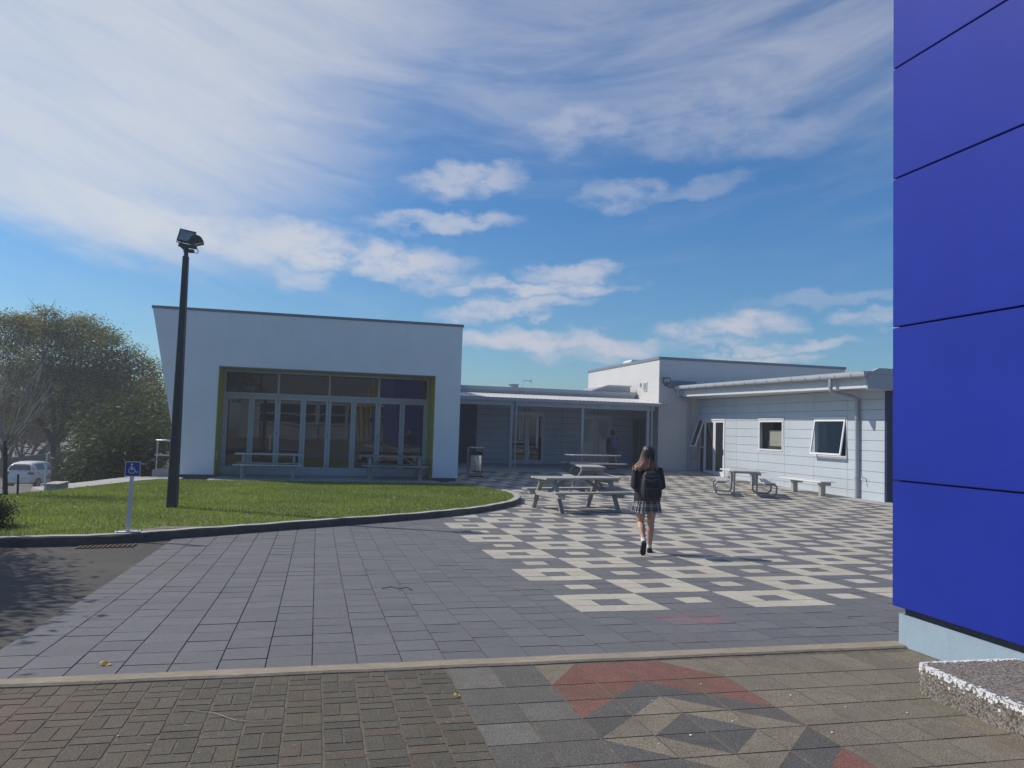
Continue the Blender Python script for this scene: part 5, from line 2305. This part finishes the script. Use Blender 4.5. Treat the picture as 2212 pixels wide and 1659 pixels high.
def far_tree(name, label, Y, blobs2, n, size, cols, trunk=None, group=None, droop=.1, asp=2.2):
    c0 = P2(blobs2[0][0], blobs2[0][1], Y)
    bx = trunk if trunk else c0.x
    base = Vector((bx, Y, terrain(bx, Y) - .1))
    t = thing(name, label, 'tree' if 'tree' in name else 'shrub', base, 0, group)
    b = MB()
    for q in blobs2:
        c = P2(q[0], q[1], Y)
        limb(b, base, c, .12 if 'tree' in name else .05, .015, .08, 6)
    b.build('trunk' if 'tree' in name else 'stems', M['bark'], t, smooth=True)
    bl = []
    for (x, y, r) in blobs2:
        c = P2(x, y, Y + random.uniform(-.4, .4))
        bl.append((c.x, c.y, c.z, r, r, r * .85))
    leaves('crown' if 'tree' in name else 'foliage', bl, n, size, cols, t, asp, droop)
    return t


far_tree('broadleaf_tree', 'darker broadleaf tree behind the handrail, close against the hall corner', 36, [(318, 905, 1.0), (345, 860, .9), (335, 950, 1.0), (300, 950, .9), (352, 920, .8), (365, 960, .8)], 11000, .14, DEEP + OLIVE)
far_tree('broadleaf_tree', 'yellow green leafy tree seen through the gap right of the leaning trunk', 50, [(205, 905, 1.3), (245, 880, 1.2), (225, 930, 1.3), (190, 935, 1.0), (262, 915, 1.1)], 9000, .2, GREEN + OLIVE)
far_tree('broadleaf_tree', 'brownish twiggy tree above the retaining wall at the far left', 61, [(15, 930, 1.6), (55, 945, 1.5), (90, 940, 1.3), (20, 890, 1.5), (70, 900, 1.4)], 6500, .2, [(.10, .075, .05), (.075, .06, .042), (.06, .055, .035), (.12, .09, .06)])
far_tree('dark_shrub', 'large dark spiky shrub behind the footpath, left of the handrail', 27, [(250, 965, .75), (285, 945, .8), (215, 990, .6), (315, 975, .7), (265, 1005, .7), (305, 1012, .65), (235, 1018, .5)], 9500, .22, DEEP, droop=-.2, asp=5)
far_tree('dark_shrub', 'low dark shrub at the end of the footpath in front of the silver car', 30, [(190, 1000, .5), (172, 1015, .45), (200, 1025, .5), (160, 1026, .4)], 4500, .16, DEEP, droop=0, asp=4)
far_tree('dark_shrub', 'tall dark shrub with long leaves behind the largest shrub', 32, [(275, 905, 1.0), (235, 935, .9), (320, 925, .9)], 6500, .26, DEEP + [(.03, .045, .02)], droop=-.1, asp=5)
far_tree('hedge_tree', 'dense dark tree filling the background behind the big feathery tree', 70, [(60, 900, 3.2), (150, 890, 3.2), (240, 890, 3.4), (320, 900, 3.2), (110, 840, 2.6), (210, 830, 2.6), (300, 850, 2.4), (5, 870, 3)], 14000, .34, DEEP + OLIVE)

far_tree('hedge_tree', 'dense dark tree beyond the car park, left of the frame', 66, [(-60, 900, 3.0), (-130, 905, 3.2), (-200, 900, 3.2), (-95, 850, 2.6), (-260, 905, 3)], 9000, .34, DEEP + OLIVE)
# thin pale pole among the trees
b = MB()
p0, p1 = P2(163, 952, 55), P2(169, 868, 55)
b.tube([(p0.x, 55, terrain(p0.x, 55)), (p1.x, 55, p1.z)], .05, 6)
tag(b.build('slim_pole', M['sign_white']), 'thin pale pole standing among the trees behind the car park', 'pole')

# bush at the near left corner of the lawn
t = thing('dark_bush', 'small dark bush at the left end of the lawn kerb', 'bush', (-4.85, 13.4, .1))
b = MB()
for _ in range(9):
    limb(b, (-4.85, 13.4, .05), (-4.8 + random.uniform(-.5, .35), 13.4 + random.uniform(-.3, .3), random.uniform(.25, .6)), .02, .005, .1, 4)
b.build('stems', M['bark'], t)
leaves('foliage', [(-4.85, 13.4, .42, .30, .34, .20), (-4.66, 13.3, .34, .22, .24, .15), (-4.60, 13.25, .20, .14, .18, .10), (-5.15, 13.4, .5, .42, .4, .26), (-5.05, 13.1, .22, .35, .3, .14)], 16000, .04, DEEP + [(.03, .05, .035)], t, 2.4, .1)

# young bare tree with pale twigs
t = thing('young_bare_tree', 'young bare tree with thin pale twigs at the left edge of the lawn', 'tree', (-6.42, 18.8, 0))
b = MB()
tip = limb(b, (-6.42, 18.8, -.05), (-6.5, 18.8, 1.25), .055, .045, .03, 5)[-1]
tw = MB()
for k in range(17):
    a = random.uniform(-.9, 1.2)
    s = Vector((-6.5, 18.8, random.uniform(.75, 1.25)))
    e = s + Vector((random.uniform(-.6, .95), random.uniform(-.7, .7), random.uniform(.7, 2.2)))
    pts = limb(tw, s, e, .020, .005, .12, 7)
    for _ in range(4):
        q = pts[random.randint(2, 6)]
        limb(tw, q, q + (e - s).normalized() * random.uniform(.3, .8) + Vector((random.uniform(-.3, .35), random.uniform(-.3, .3), random.uniform(-.05, .35))), .007, .002, .08, 5)
b.build('trunk', M['bark'], t, smooth=True)
tw.build('twigs', M['twig'], t, smooth=True)
leaves('dry_leaves', [(-6.6, 18.8, 2.0, .8, .7, .9), (-7.0, 18.9, 1.6, .6, .6, .6)], 900, .045, [(.16, .12, .08), (.12, .09, .06)], t, 2.2, .2, .6, 6)

# trees beside the driveway, just outside the left of the frame, throw the dappled shade
t = thing('driveway_tree', 'leafy tree left of the driveway that shades the asphalt', 'tree', (-8.3, 11.6, 0))
b = MB()
limb(b, (-8.3, 11.6, -.1), (-8.1, 11.5, 2.6), .16, .10, .05)
for _ in range(9):
    limb(b, (-8.1, 11.5, random.uniform(1.6, 2.6)), (-7.4 + random.uniform(-1.0, 1.0), 10.6 + random.uniform(-2.6, 2.4), random.uniform(3.0, 4.3)), .06, .012, .12)
b.build('trunk', M['bark'], t, smooth=True)
leaves('crown', [(-7.2, 11.5, 3.5, .9, .9, .5), (-6.7, 9.3, 3.5, 1.0, 1.0, .5), (-7.9, 12.5, 3.7, .9, .9, .6), (-7.7, 9.9, 3.9, 1.1, 1.2, .6), (-6.2, 8.0, 3.2, .9, .8, .45), (-7.9, 11.0, 4.4, 1.0, 1.0, .6), (-8.2, 13.4, 3.4, .8, .8, .6), (-7.2, 8.2, 3.6, 1.0, .9, .5), (-6.4, 10.4, 3.2, .6, .6, .35), (-6.9, 7.2, 3.4, 1.0, .8, .5)], 30000, .13, DEEP + GREEN, t, 2.0, .1)

# ================================================================== people


def remesh(o, voxel, smooth=2):
    m = o.modifiers.new('remesh', 'REMESH')
    m.mode = 'VOXEL'
    m.voxel_size = voxel
    if smooth:
        s = o.modifiers.new('smooth', 'SMOOTH')
        s.iterations = smooth
        s.factor = .5
    dg = bpy.context.evaluated_depsgraph_get()
    me = bpy.data.meshes.new_from_object(o.evaluated_get(dg))
    me.polygons.foreach_set('use_smooth', [True] * len(me.polygons))
    o.modifiers.clear()
    old = o.data
    o.data = me
    bpy.data.meshes.remove(old)
    return o


def oval(cx, cy, z, rx, ry, n=28):
    return [(cx + rx * math.cos(2 * math.pi * k / n), cy + ry * math.sin(2 * math.pi * k / n), z) for k in range(n)]


def hand(b, w, d, s, grip=1.0):
    """palm, four jointed fingers and a thumb; w wrist, d direction of the fingers, s side of the thumb"""
    w, d, s = Vector(w), Vector(d).normalized(), Vector(s).normalized()
    nrm = d.cross(s)
    b.tube([w, w + d * .035, w + d * .075], [.021, .030, .030], 8, flat=.62)
    for q, (o, L) in enumerate(((.022, .062), (.008, .070), (-.007, .066), (-.021, .052))):
        p0 = w + d * .070 + s * o
        p1 = p0 + (d * .9 - nrm * .35 * grip) * L * .45
        p2 = p1 + (d * .55 - nrm * .8 * grip) * L * .32
        p3 = p2 + (d * .15 - nrm * grip) * L * .25
        b.tube([p0, p1, p2, p3], [.0088, .0084, .0078, .0065], 6)
    p0 = w + d * .022 + s * .022
    p1 = p0 + (d * .6 + s * .75) * .032
    p2 = p1 + (d * .9 + s * .1 - nrm * .3 * grip) * .030
    b.tube([p0, p1, p2], [.0125, .0105, .0085], 6)


def person(label, loc, rz, H, legs, arms, skinm, jacket, skirtm, hairstyle, hairm, packm, packtrim, sock=True):
    k = H / 1.6
    b = MB()
    # torso, neck, head
    b.rings([oval(0, 0, z, rx, ry) for z, rx, ry in ((.74, .10, .09), (.78, .160, .11), (.86, .165, .115), (.98, .130, .095), (1.10, .142, .10), (1.20, .160, .10), (1.265, .150, .082), (1.30, .09, .06), (1.325, .054, .052))])
    b.tube([(0, -.005, 1.28), (0, .005, 1.42)], [.055, .047], 12)
    hz = 1.488
    b.rings([oval(0, .012 + dy, hz + z, rx, ry) for z, rx, ry, dy in ((-.118, .020, .025, .055), (-.105, .044, .050, .035), (-.075, .060, .075, .012), (-.03, .071, .088, 0), (.02, .076, .094, -.004), (.06, .072, .088, -.006), (.095, .050, .062, -.008), (.112, .018, .022, -.01))])
    b.tube([(0, .098, hz - .002), (0, .118, hz - .030), (0, .103, hz - .040)], [.008, .013, .008], 8)
    for s in (-1, 1):
        b.rings([[(s * (.074 + .010 * math.sin(math.pi * q / 3)), .004 + ry * math.cos(2 * math.pi * j / 10) * .018, hz - .012 + .030 * math.sin(2 * math.pi * j / 10) * ry) for j in range(10)] for q, ry in enumerate((.8, 1, .9, .5))])
    for s, pts in zip((-1, 1), legs):
        hip, knee, ank, heel, toe = [Vector(p) for p in pts]
        calf = knee.lerp(ank, .32) + Vector((0, -.012, 0))
        b.tube([hip + Vector((0, 0, .05)), hip, hip.lerp(knee, .5), knee.lerp(hip, .1), knee, calf, knee.lerp(ank, .7), ank], [.085, .088, .074, .057, .052, .056, .042, .034], 14)
        b.tube([ank, heel.lerp(toe, .35) + Vector((0, 0, .03)), toe.lerp(heel, .15) + Vector((0, 0, .012))], [.032, .024, .015], 10)
    for s, pts in zip((-1, 1), arms):
        sh, el, wr, fd = [Vector(p) for p in pts]
        b.tube([Vector((s * .12, 0, 1.235)), sh, sh.lerp(el, .5), el, el.lerp(wr, .4), wr], [.05, .050, .043, .036, .036, .024], 12)
        hand(b, wr, fd, (-s, .2, .35))
    b.v = [(x * k, y * k, z * k) for x, y, z in b.v]
    o = b.build('person', skinm)
    remesh(o, .0065 * k, 2)
    o.location = loc
    o.rotation_euler = (0, 0, rz)
    tag(o, label, 'person')

    def part(b, name, m, par=o, smooth=True, vox=None, it=3, sc=True):
        if sc:
            b.v = [(x * k, y * k, z * k) for x, y, z in b.v]
        p = b.build(name, m, None, smooth=smooth)
        if vox:
            remesh(p, vox, it)
        p.parent = par
        return p
    # face
    for s in (-1, 1):
        b = MB()
        b.rings([oval(s * .031, .086 + dy, hz + .008, rr, .004, 10) for dy, rr in ((0, .011), (.006, .008))])
        e_ = part(b, 'eye', M['eye'])
        b = MB()
        b.tube([(s * .031, .091, hz + .010), (s * .031, .0945, hz + .010)], [.0062, .0045], 10)
        part(b, 'iris', M['black'], e_)
    b = MB()
    b.tube([(-.022, .096, hz - .064), (0, .104, hz - .062), (.022, .096, hz - .064)], [.003, .006, .003], 6)
    part(b, 'mouth', M['lips'])
    # skirt with pleats
    b = MB()
    n = 220
    ring = []
    for q in range(11):
        u = q / 10
        z = .86 - u * .245
        rr = []
        for j in range(n):
            a = 2 * math.pi * j / n
            saw = ((a * 26 / (2 * math.pi)) % 1.0)
            pl = (saw if saw < .8 else (1 - saw) * 4) - .4
            amp = .003 + .016 * u ** 1.3
            wob = .010 * u * math.sin(a * 3 + 1.2) + .008 * u * math.sin(a * 5)
            rx = .172 + .052 * u ** .9 + pl * amp + wob
            ry = .128 + .058 * u ** .9 + pl * amp + wob
            rr.append((rx * math.cos(a) - .012 * u, ry * math.sin(a) - .004, z + .006 * math.sin(a * 4) * u))
        ring.append(rr)
    b.rings(ring, cap=False)
    # inside of the cloth
    b.rings([[(x * .97, y * .97, z) for x, y, z in r] for r in reversed(ring[4:])], cap=False)
    part(b, 'skirt', skirtm)
    # jacket with sleeves
    b = MB()
    b.rings([oval(0, -.004, z, rx, ry) for z, rx, ry in ((.775, .196, .146), (.79, .203, .153), (.88, .196, .148), (1.0, .180, .134), (1.12, .186, .134), (1.20, .192, .128), (1.255, .176, .108), (1.295, .120, .085), (1.325, .075, .070))])
    for s, pts in zip((-1, 1), arms):
        sh, el, wr, fd = [Vector(p) for p in pts]
        p1 = sh.lerp(el, .5)
        b.tube([Vector((s * .10, 0, 1.235)), sh + Vector((0, 0, .005)), p1, el, el.lerp(wr, .5), wr.lerp(el, .06)], [.062, .068, .063, .058, .054, .045], 14)
        for q in (.35, .62, .86):
            c = sh.lerp(el, q)
            b.tube([c + Vector((-.05 * s, -.02, .012)), c + Vector((.02 * s, -.055, -.01))], .014, 6)
    for q in range(7):
        z = .83 + q * .055
        b.tube([(-.13 + random.uniform(-.04, .05), -.148, z), (.06 + random.uniform(-.05, .08), -.150, z + random.uniform(-.02, .03))], .010, 6)
    b.tube([(-.07, -.06, 1.325), (0, -.082, 1.315), (.07, -.06, 1.325)], .018, 8)
    part(b, 'jacket', jacket, vox=.010 * k, it=3)
    # shoes and socks
    for pts in legs:
        hip, knee, ank, heel, toe = [Vector(p) for p in pts]
        d = (toe - heel).normalized()
        sd = d.cross((ank - heel).normalized()).normalized()
        u = sd.cross(d).normalized()
        if u.dot(ank - heel) < 0:
            u, sd = -u, -sd
        L = (toe - heel).length
        b = MB()
        rs = []
        for (f, w, h) in ((-.10, .018, .030), (-.06, .030, .055), (.10, .034, .062), (.35, .034, .055), (.62, .041, .038), (.86, .036, .026), (1.0, .020, .018)):
            c = heel + d * (L * f)
            rs.append([c + sd * (w * math.cos(2 * math.pi * j / 14)) + u * (h * .5 + h * .5 * math.sin(2 * math.pi * j / 14)) for j in range(14)])
        b.rings(rs)
        sh_ = part(b, 'shoe', M['shoe'])
        b = MB()
        rs = []
        for (f, w) in ((-.11, .022), (-.06, .033), (.12, .036), (.40, .034), (.65, .043), (.88, .037), (1.02, .018)):
            c = heel + d * (L * f)
            rs.append([c + sd * w - u * .020, c - sd * w - u * .020, c - sd * w + u * .012, c + sd * w + u * .012])
        b.rings(rs)
        part(b, 'sole', M['black'], sh_, smooth=False)
        if sock:
            b = MB()
            dn = (knee - ank).normalized()
            b.tube([ank - dn * .02, ank + dn * .035], [.038, .038], 12)
            part(b, 'sock', M['sock'])
    # backpack
    b = MB()
    bm = bmesh.new()
    bmesh.ops.create_cube(bm, size=1)
    bmesh.ops.subdivide_edges(bm, edges=bm.edges[:], cuts=5, use_grid_fill=True)
    for v in bm.verts:
        x, y, z = v.co * 2
        q = (abs(x) ** 3.2 + abs(y) ** 3.2 + abs(z) ** 3.6) ** (1 / 3.3)
        f = 1 / max(q, .3)
        x, y, z = x * f, y * f, z * f
        wdt = .150 * (1 + .10 * (-z) - .05 * z * z)
        dep = .088 * (1.0 - .34 * z)
        v.co = Vector((x * wdt + .012, -.222 + y * dep + .012 * z, 1.015 + z * .222 + .006 * math.sin(x * 6)))
    b.bm(bm)
    b.tube([(-.11, -.29, 1.10), (.0, -.312, 1.085), (.12, -.29, 1.11)], .014, 6)
    pk = part(b, 'backpack', packm, vox=.010 * k, it=3)
    b = MB()
    b.cbox(-.105, .125, -.345, -.27, .84, 1.0, .03)
    part(b, 'front_pocket', packm, pk)
    b = MB()
    b.tube([(-.09, -.345, .985), (.11, -.345, .985)], .004, 5)
    b.tube([(-.115, -.255, 1.175), (.01, -.30, 1.15), (.135, -.255, 1.18)], .005, 5)
    b.bar((.02, -.305, 1.08), (.085, -.30, 1.115), .012, .03)
    b.bar((-.10, -.297, 1.09), (-.115, -.285, 1.06), .012, .03)
    part(b, 'trim', packtrim, pk)
    b = MB()
    b.tube([(-.02, -.14, 1.25), (-.01, -.155, 1.285), (.03, -.155, 1.285), (.04, -.14, 1.25)], .008, 6)
    part(b, 'handle', packtrim, pk)
    for s in (-1, 1):
        b = MB()
        path = [(s * .07, -.15, 1.20), (s * .085, -.115, 1.275), (s * .095, -.04, 1.312), (s * .10, .04, 1.295), (s * .115, .115, 1.21), (s * .13, .145, 1.08), (s * .16, .10, .95), (s * .17, 0, .90), (s * .15, -.13, .90)]
        b.tube(path, .020, 8, flat=.5)
        part(b, 'strap', packtrim if packm is M['pack_blue'] else packm, pk)
    b = MB()
    b.tube([(-.15, -.20, .92), (-.168, -.21, .80), (-.160, -.22, .72)], .006, 5)
    part(b, 'loose_strap', packtrim if packm is M['pack_blue'] else packm, pk)
    # hair
    b = MB()
    n = 96
    if hairstyle == 'long':
        ring = []
        data = [(1.606, .012, .012, 0, -.004), (1.600, .040, .045, 0, -.004), (1.582, .066, .078, 0, -.006), (1.55, .084, .100, 0, -.010), (1.51, .089, .108, 0, -.014), (1.46, .091, .106, -.003, -.020), (1.41, .098, .100, -.010, -.032),
                (1.36, .122, .098, -.022, -.048), (1.32, .150, .096, -.034, -.060), (1.285, .174, .092, -.046, -.070), (1.25, .188, .082, -.056, -.078)]
        for qi, (z, rx, ry, cx, cy) in enumerate(data):
            rr = []
            for j in range(n):
                a = 2 * math.pi * j / n
                rip = 1 + (.018 * math.sin(a * 17 + z * 14) + .014 * math.sin(a * 31 - z * 9)) * min(1, qi / 4)
                x, y = cx + rx * rip * math.cos(a), cy + ry * rip * math.sin(a)
                if z < 1.555 and y > .028:
                    y = .028 + (y - .028) * .08
                zz = z
                if qi == len(data) - 1:
                    zz += .030 * math.sin(a * 13) * .6 + .022 * math.sin(a * 29 + 1)
                rr.append((x, y, zz))
            ring.append(rr)
        b.rings(ring)
        h = part(b, 'hair', hairm)
        b = MB()
        for q in range(120):
            a = random.uniform(math.pi * .92, math.pi * 2.08)
            w0, w1 = random.uniform(.86, 1.0), random.uniform(.78, 1.10)
            p0 = (.090 * math.cos(a) * w0, -.014 + .110 * math.sin(a) * w0, random.uniform(1.44, 1.55))
            p1 = (-.018 + .115 * math.cos(a) * w1, -.044 + .102 * math.sin(a) * w1, 1.37)
            p2 = (-.052 + .188 * math.cos(a) * w1, -.078 + .088 * math.sin(a) * w1, random.uniform(1.215, 1.285))
            b.tube([p0, p1, Vector(p1).lerp(Vector(p2), .55) + Vector((0, -.006, 0)), p2], [.004, .0068, .0055, .0012], 5)
        part(b, 'strands', hairm, h)
    else:
        ring = []
        for qi, (z, rx, ry, cy) in enumerate([(1.606, .012, .012, -.004), (1.600, .045, .05, -.004), (1.578, .070, .082, -.008), (1.54, .086, .100, -.014), (1.49, .088, .104, -.020), (1.44, .082, .094, -.026), (1.40, .066, .070, -.03), (1.385, .05, .05, -.032)]):
            rr = []
            for j in range(n):
                a = 2 * math.pi * j / n
                rip = 1 + .02 * math.sin(a * 19 + z * 30) + .015 * math.sin(a * 37)
                x, y = rx * rip * math.cos(a), cy + ry * rip * math.sin(a)
                if z < 1.55 and y > .02:
                    y = .02 + (y - .02) * .08
                rr.append((x, y, z))
            ring.append(rr)
        b.rings(ring)
        h = part(b, 'hair', hairm)
        b = MB()
        b.rings([oval(.0, -.125, 1.50 + z, r, r, 16) for z, r in ((-.04, .012), (-.03, .030), (0, .040), (.03, .030), (.04, .010))])
        part(b, 'hair_bun', hairm, h)
    return o


walk = [((-.085, 0, .80), (-.088, .015, .455), (-.082, -.205, .215), (-.082, -.245, .185), (-.082, -.150, .010)),
        ((.085, 0, .80), (.080, .085, .455), (.082, .15, .085), (.078, .115, .012), (.125, .315, .012))]
front_arms = [((-.172, -.005, 1.225), (-.205, -.045, 1.00), (-.120, .165, .955), (.5, .75, .05)), ((.172, -.005, 1.225), (.212, -.050, 1.00), (.135, .165, .950), (-.5, .75, .05))]
person('girl with long brown hair, black backpack and plaid skirt walking across the plaza', (4.80, 10.76, prof(10.8) + .004), rad(-12), 1.60, walk, front_arms, M['skin'], M['jacket'], M['plaid'], 'long', M['hair'], M['pack_black'], M['pack_grey'])
stand = [((-.085, 0, .80), (-.085, .01, .455), (-.082, -.01, .085), (-.082, -.055, .012), (-.095, .165, .012)), ((.085, 0, .80), (.085, .03, .455), (.084, .06, .085), (.084, .015, .012), (.10, .235, .012))]
side_arms = [((-.172, -.005, 1.225), (-.215, -.03, .985), (-.205, .05, .765), (0, .15, -1)), ((.172, -.005, 1.225), (.215, -.03, .985), (.200, .07, .770), (0, .15, -1))]
person('person with short black hair and blue backpack standing in the veranda shade', (12.42, 31.62, prof(31.6) + .006), rad(-4), 1.70, stand, side_arms, M['skin_dark'], M['jacket'], M['plaid_dark'], 'short', M['hair_dark'], M['pack_blue'], M['pack_pale'])

# ================================================================== what stands behind the camera and shows in the hall's glass
t = thing('slatted_building', 'grey building with horizontal slats, seen only mirrored in the hall glass', 'building', (2, -18, 0))
b = MB()
b.box(-7, 12, -26, -18, 0, 6.4)
b.build('wall', M['siding_grey'], t)
b = MB()
for q in range(14):
    b.box(-7, 9, -17.95, -17.7, 4.2 + q * .15, 4.27 + q * .15)
b.build('slats', M['soffit'], t)
b = MB()
for q in range(6):
    b.box(-6 + q * 2.6, -3.9 + q * 2.6, -18.0, -17.96, 1.9, 3.5)
b.build('window_glass', M['glass'], t)
b = MB()
for q in range(7):
    b.box(-6.2 + q * 2.6, -6.08 + q * 2.6, -17.99, -17.9, .2, 3.7)
b.box(-6.2, 9.5, -17.99, -17.9, 3.55, 3.7)
b.box(-6.2, 9.5, -17.99, -17.9, 2.6, 2.68)
b.box(-6.2, 9.5, -17.99, -17.9, 1.75, 1.85)
b.build('window_frames', M['frame_white'], t)
t = thing('yellow_fins', 'row of yellow slanting fins, seen only mirrored in the hall glass', 'sculpture', (4.2, -7.5, .3))
for q in range(4):
    b = MB()
    b.bar((3.45 + q * .33, -7.5 + q * .1, .9), (3.2 + q * .30, -7.4 + q * .1, 3.0 + q * .9), .14, .2)
    b.build('fin', M['yellow'], t)
t = thing('shade_tree', 'dark tree behind the camera, seen only mirrored in the left of the hall glass', 'tree', (-9, -6, .4))
b = MB()
limb(b, (-9, -6, .3), (-8.8, -6, 3.6), .28, .18, .04)
b.build('trunk', M['bark'], t, smooth=True)
leaves('crown', [(-9, -6, 5.2, 3.2, 2.6, 2.0), (-11.5, -5, 4.6, 2.2, 2, 1.6), (-6.8, -7.5, 5.4, 2.0, 2, 1.7)], 7000, .34, DEEP + OLIVE, t, 2, .1)

# ================================================================== thin scattering air added to lift the darks like lens glare
b = MB()
b.box(-205, 205, -125, 305, -4.2, 10.5)
hz = b.build('glare_haze', M['concrete'])
hz.data.materials.clear()
hm = bpy.data.materials.new('glare_haze_air')
hm.use_nodes = True
hm.node_tree.nodes.clear()
ho = hm.node_tree.nodes.new('ShaderNodeOutputMaterial')
hv = hm.node_tree.nodes.new('ShaderNodeVolumePrincipled')
hv.inputs['Color'].default_value = (.86, .91, 1.0, 1)
hv.inputs['Density'].default_value = .0020
hv.inputs['Anisotropy'].default_value = .35
hm.node_tree.links.new(hv.outputs[0], ho.inputs['Volume'])
hz.data.materials.append(hm)
tag(hz, kind='stuff')
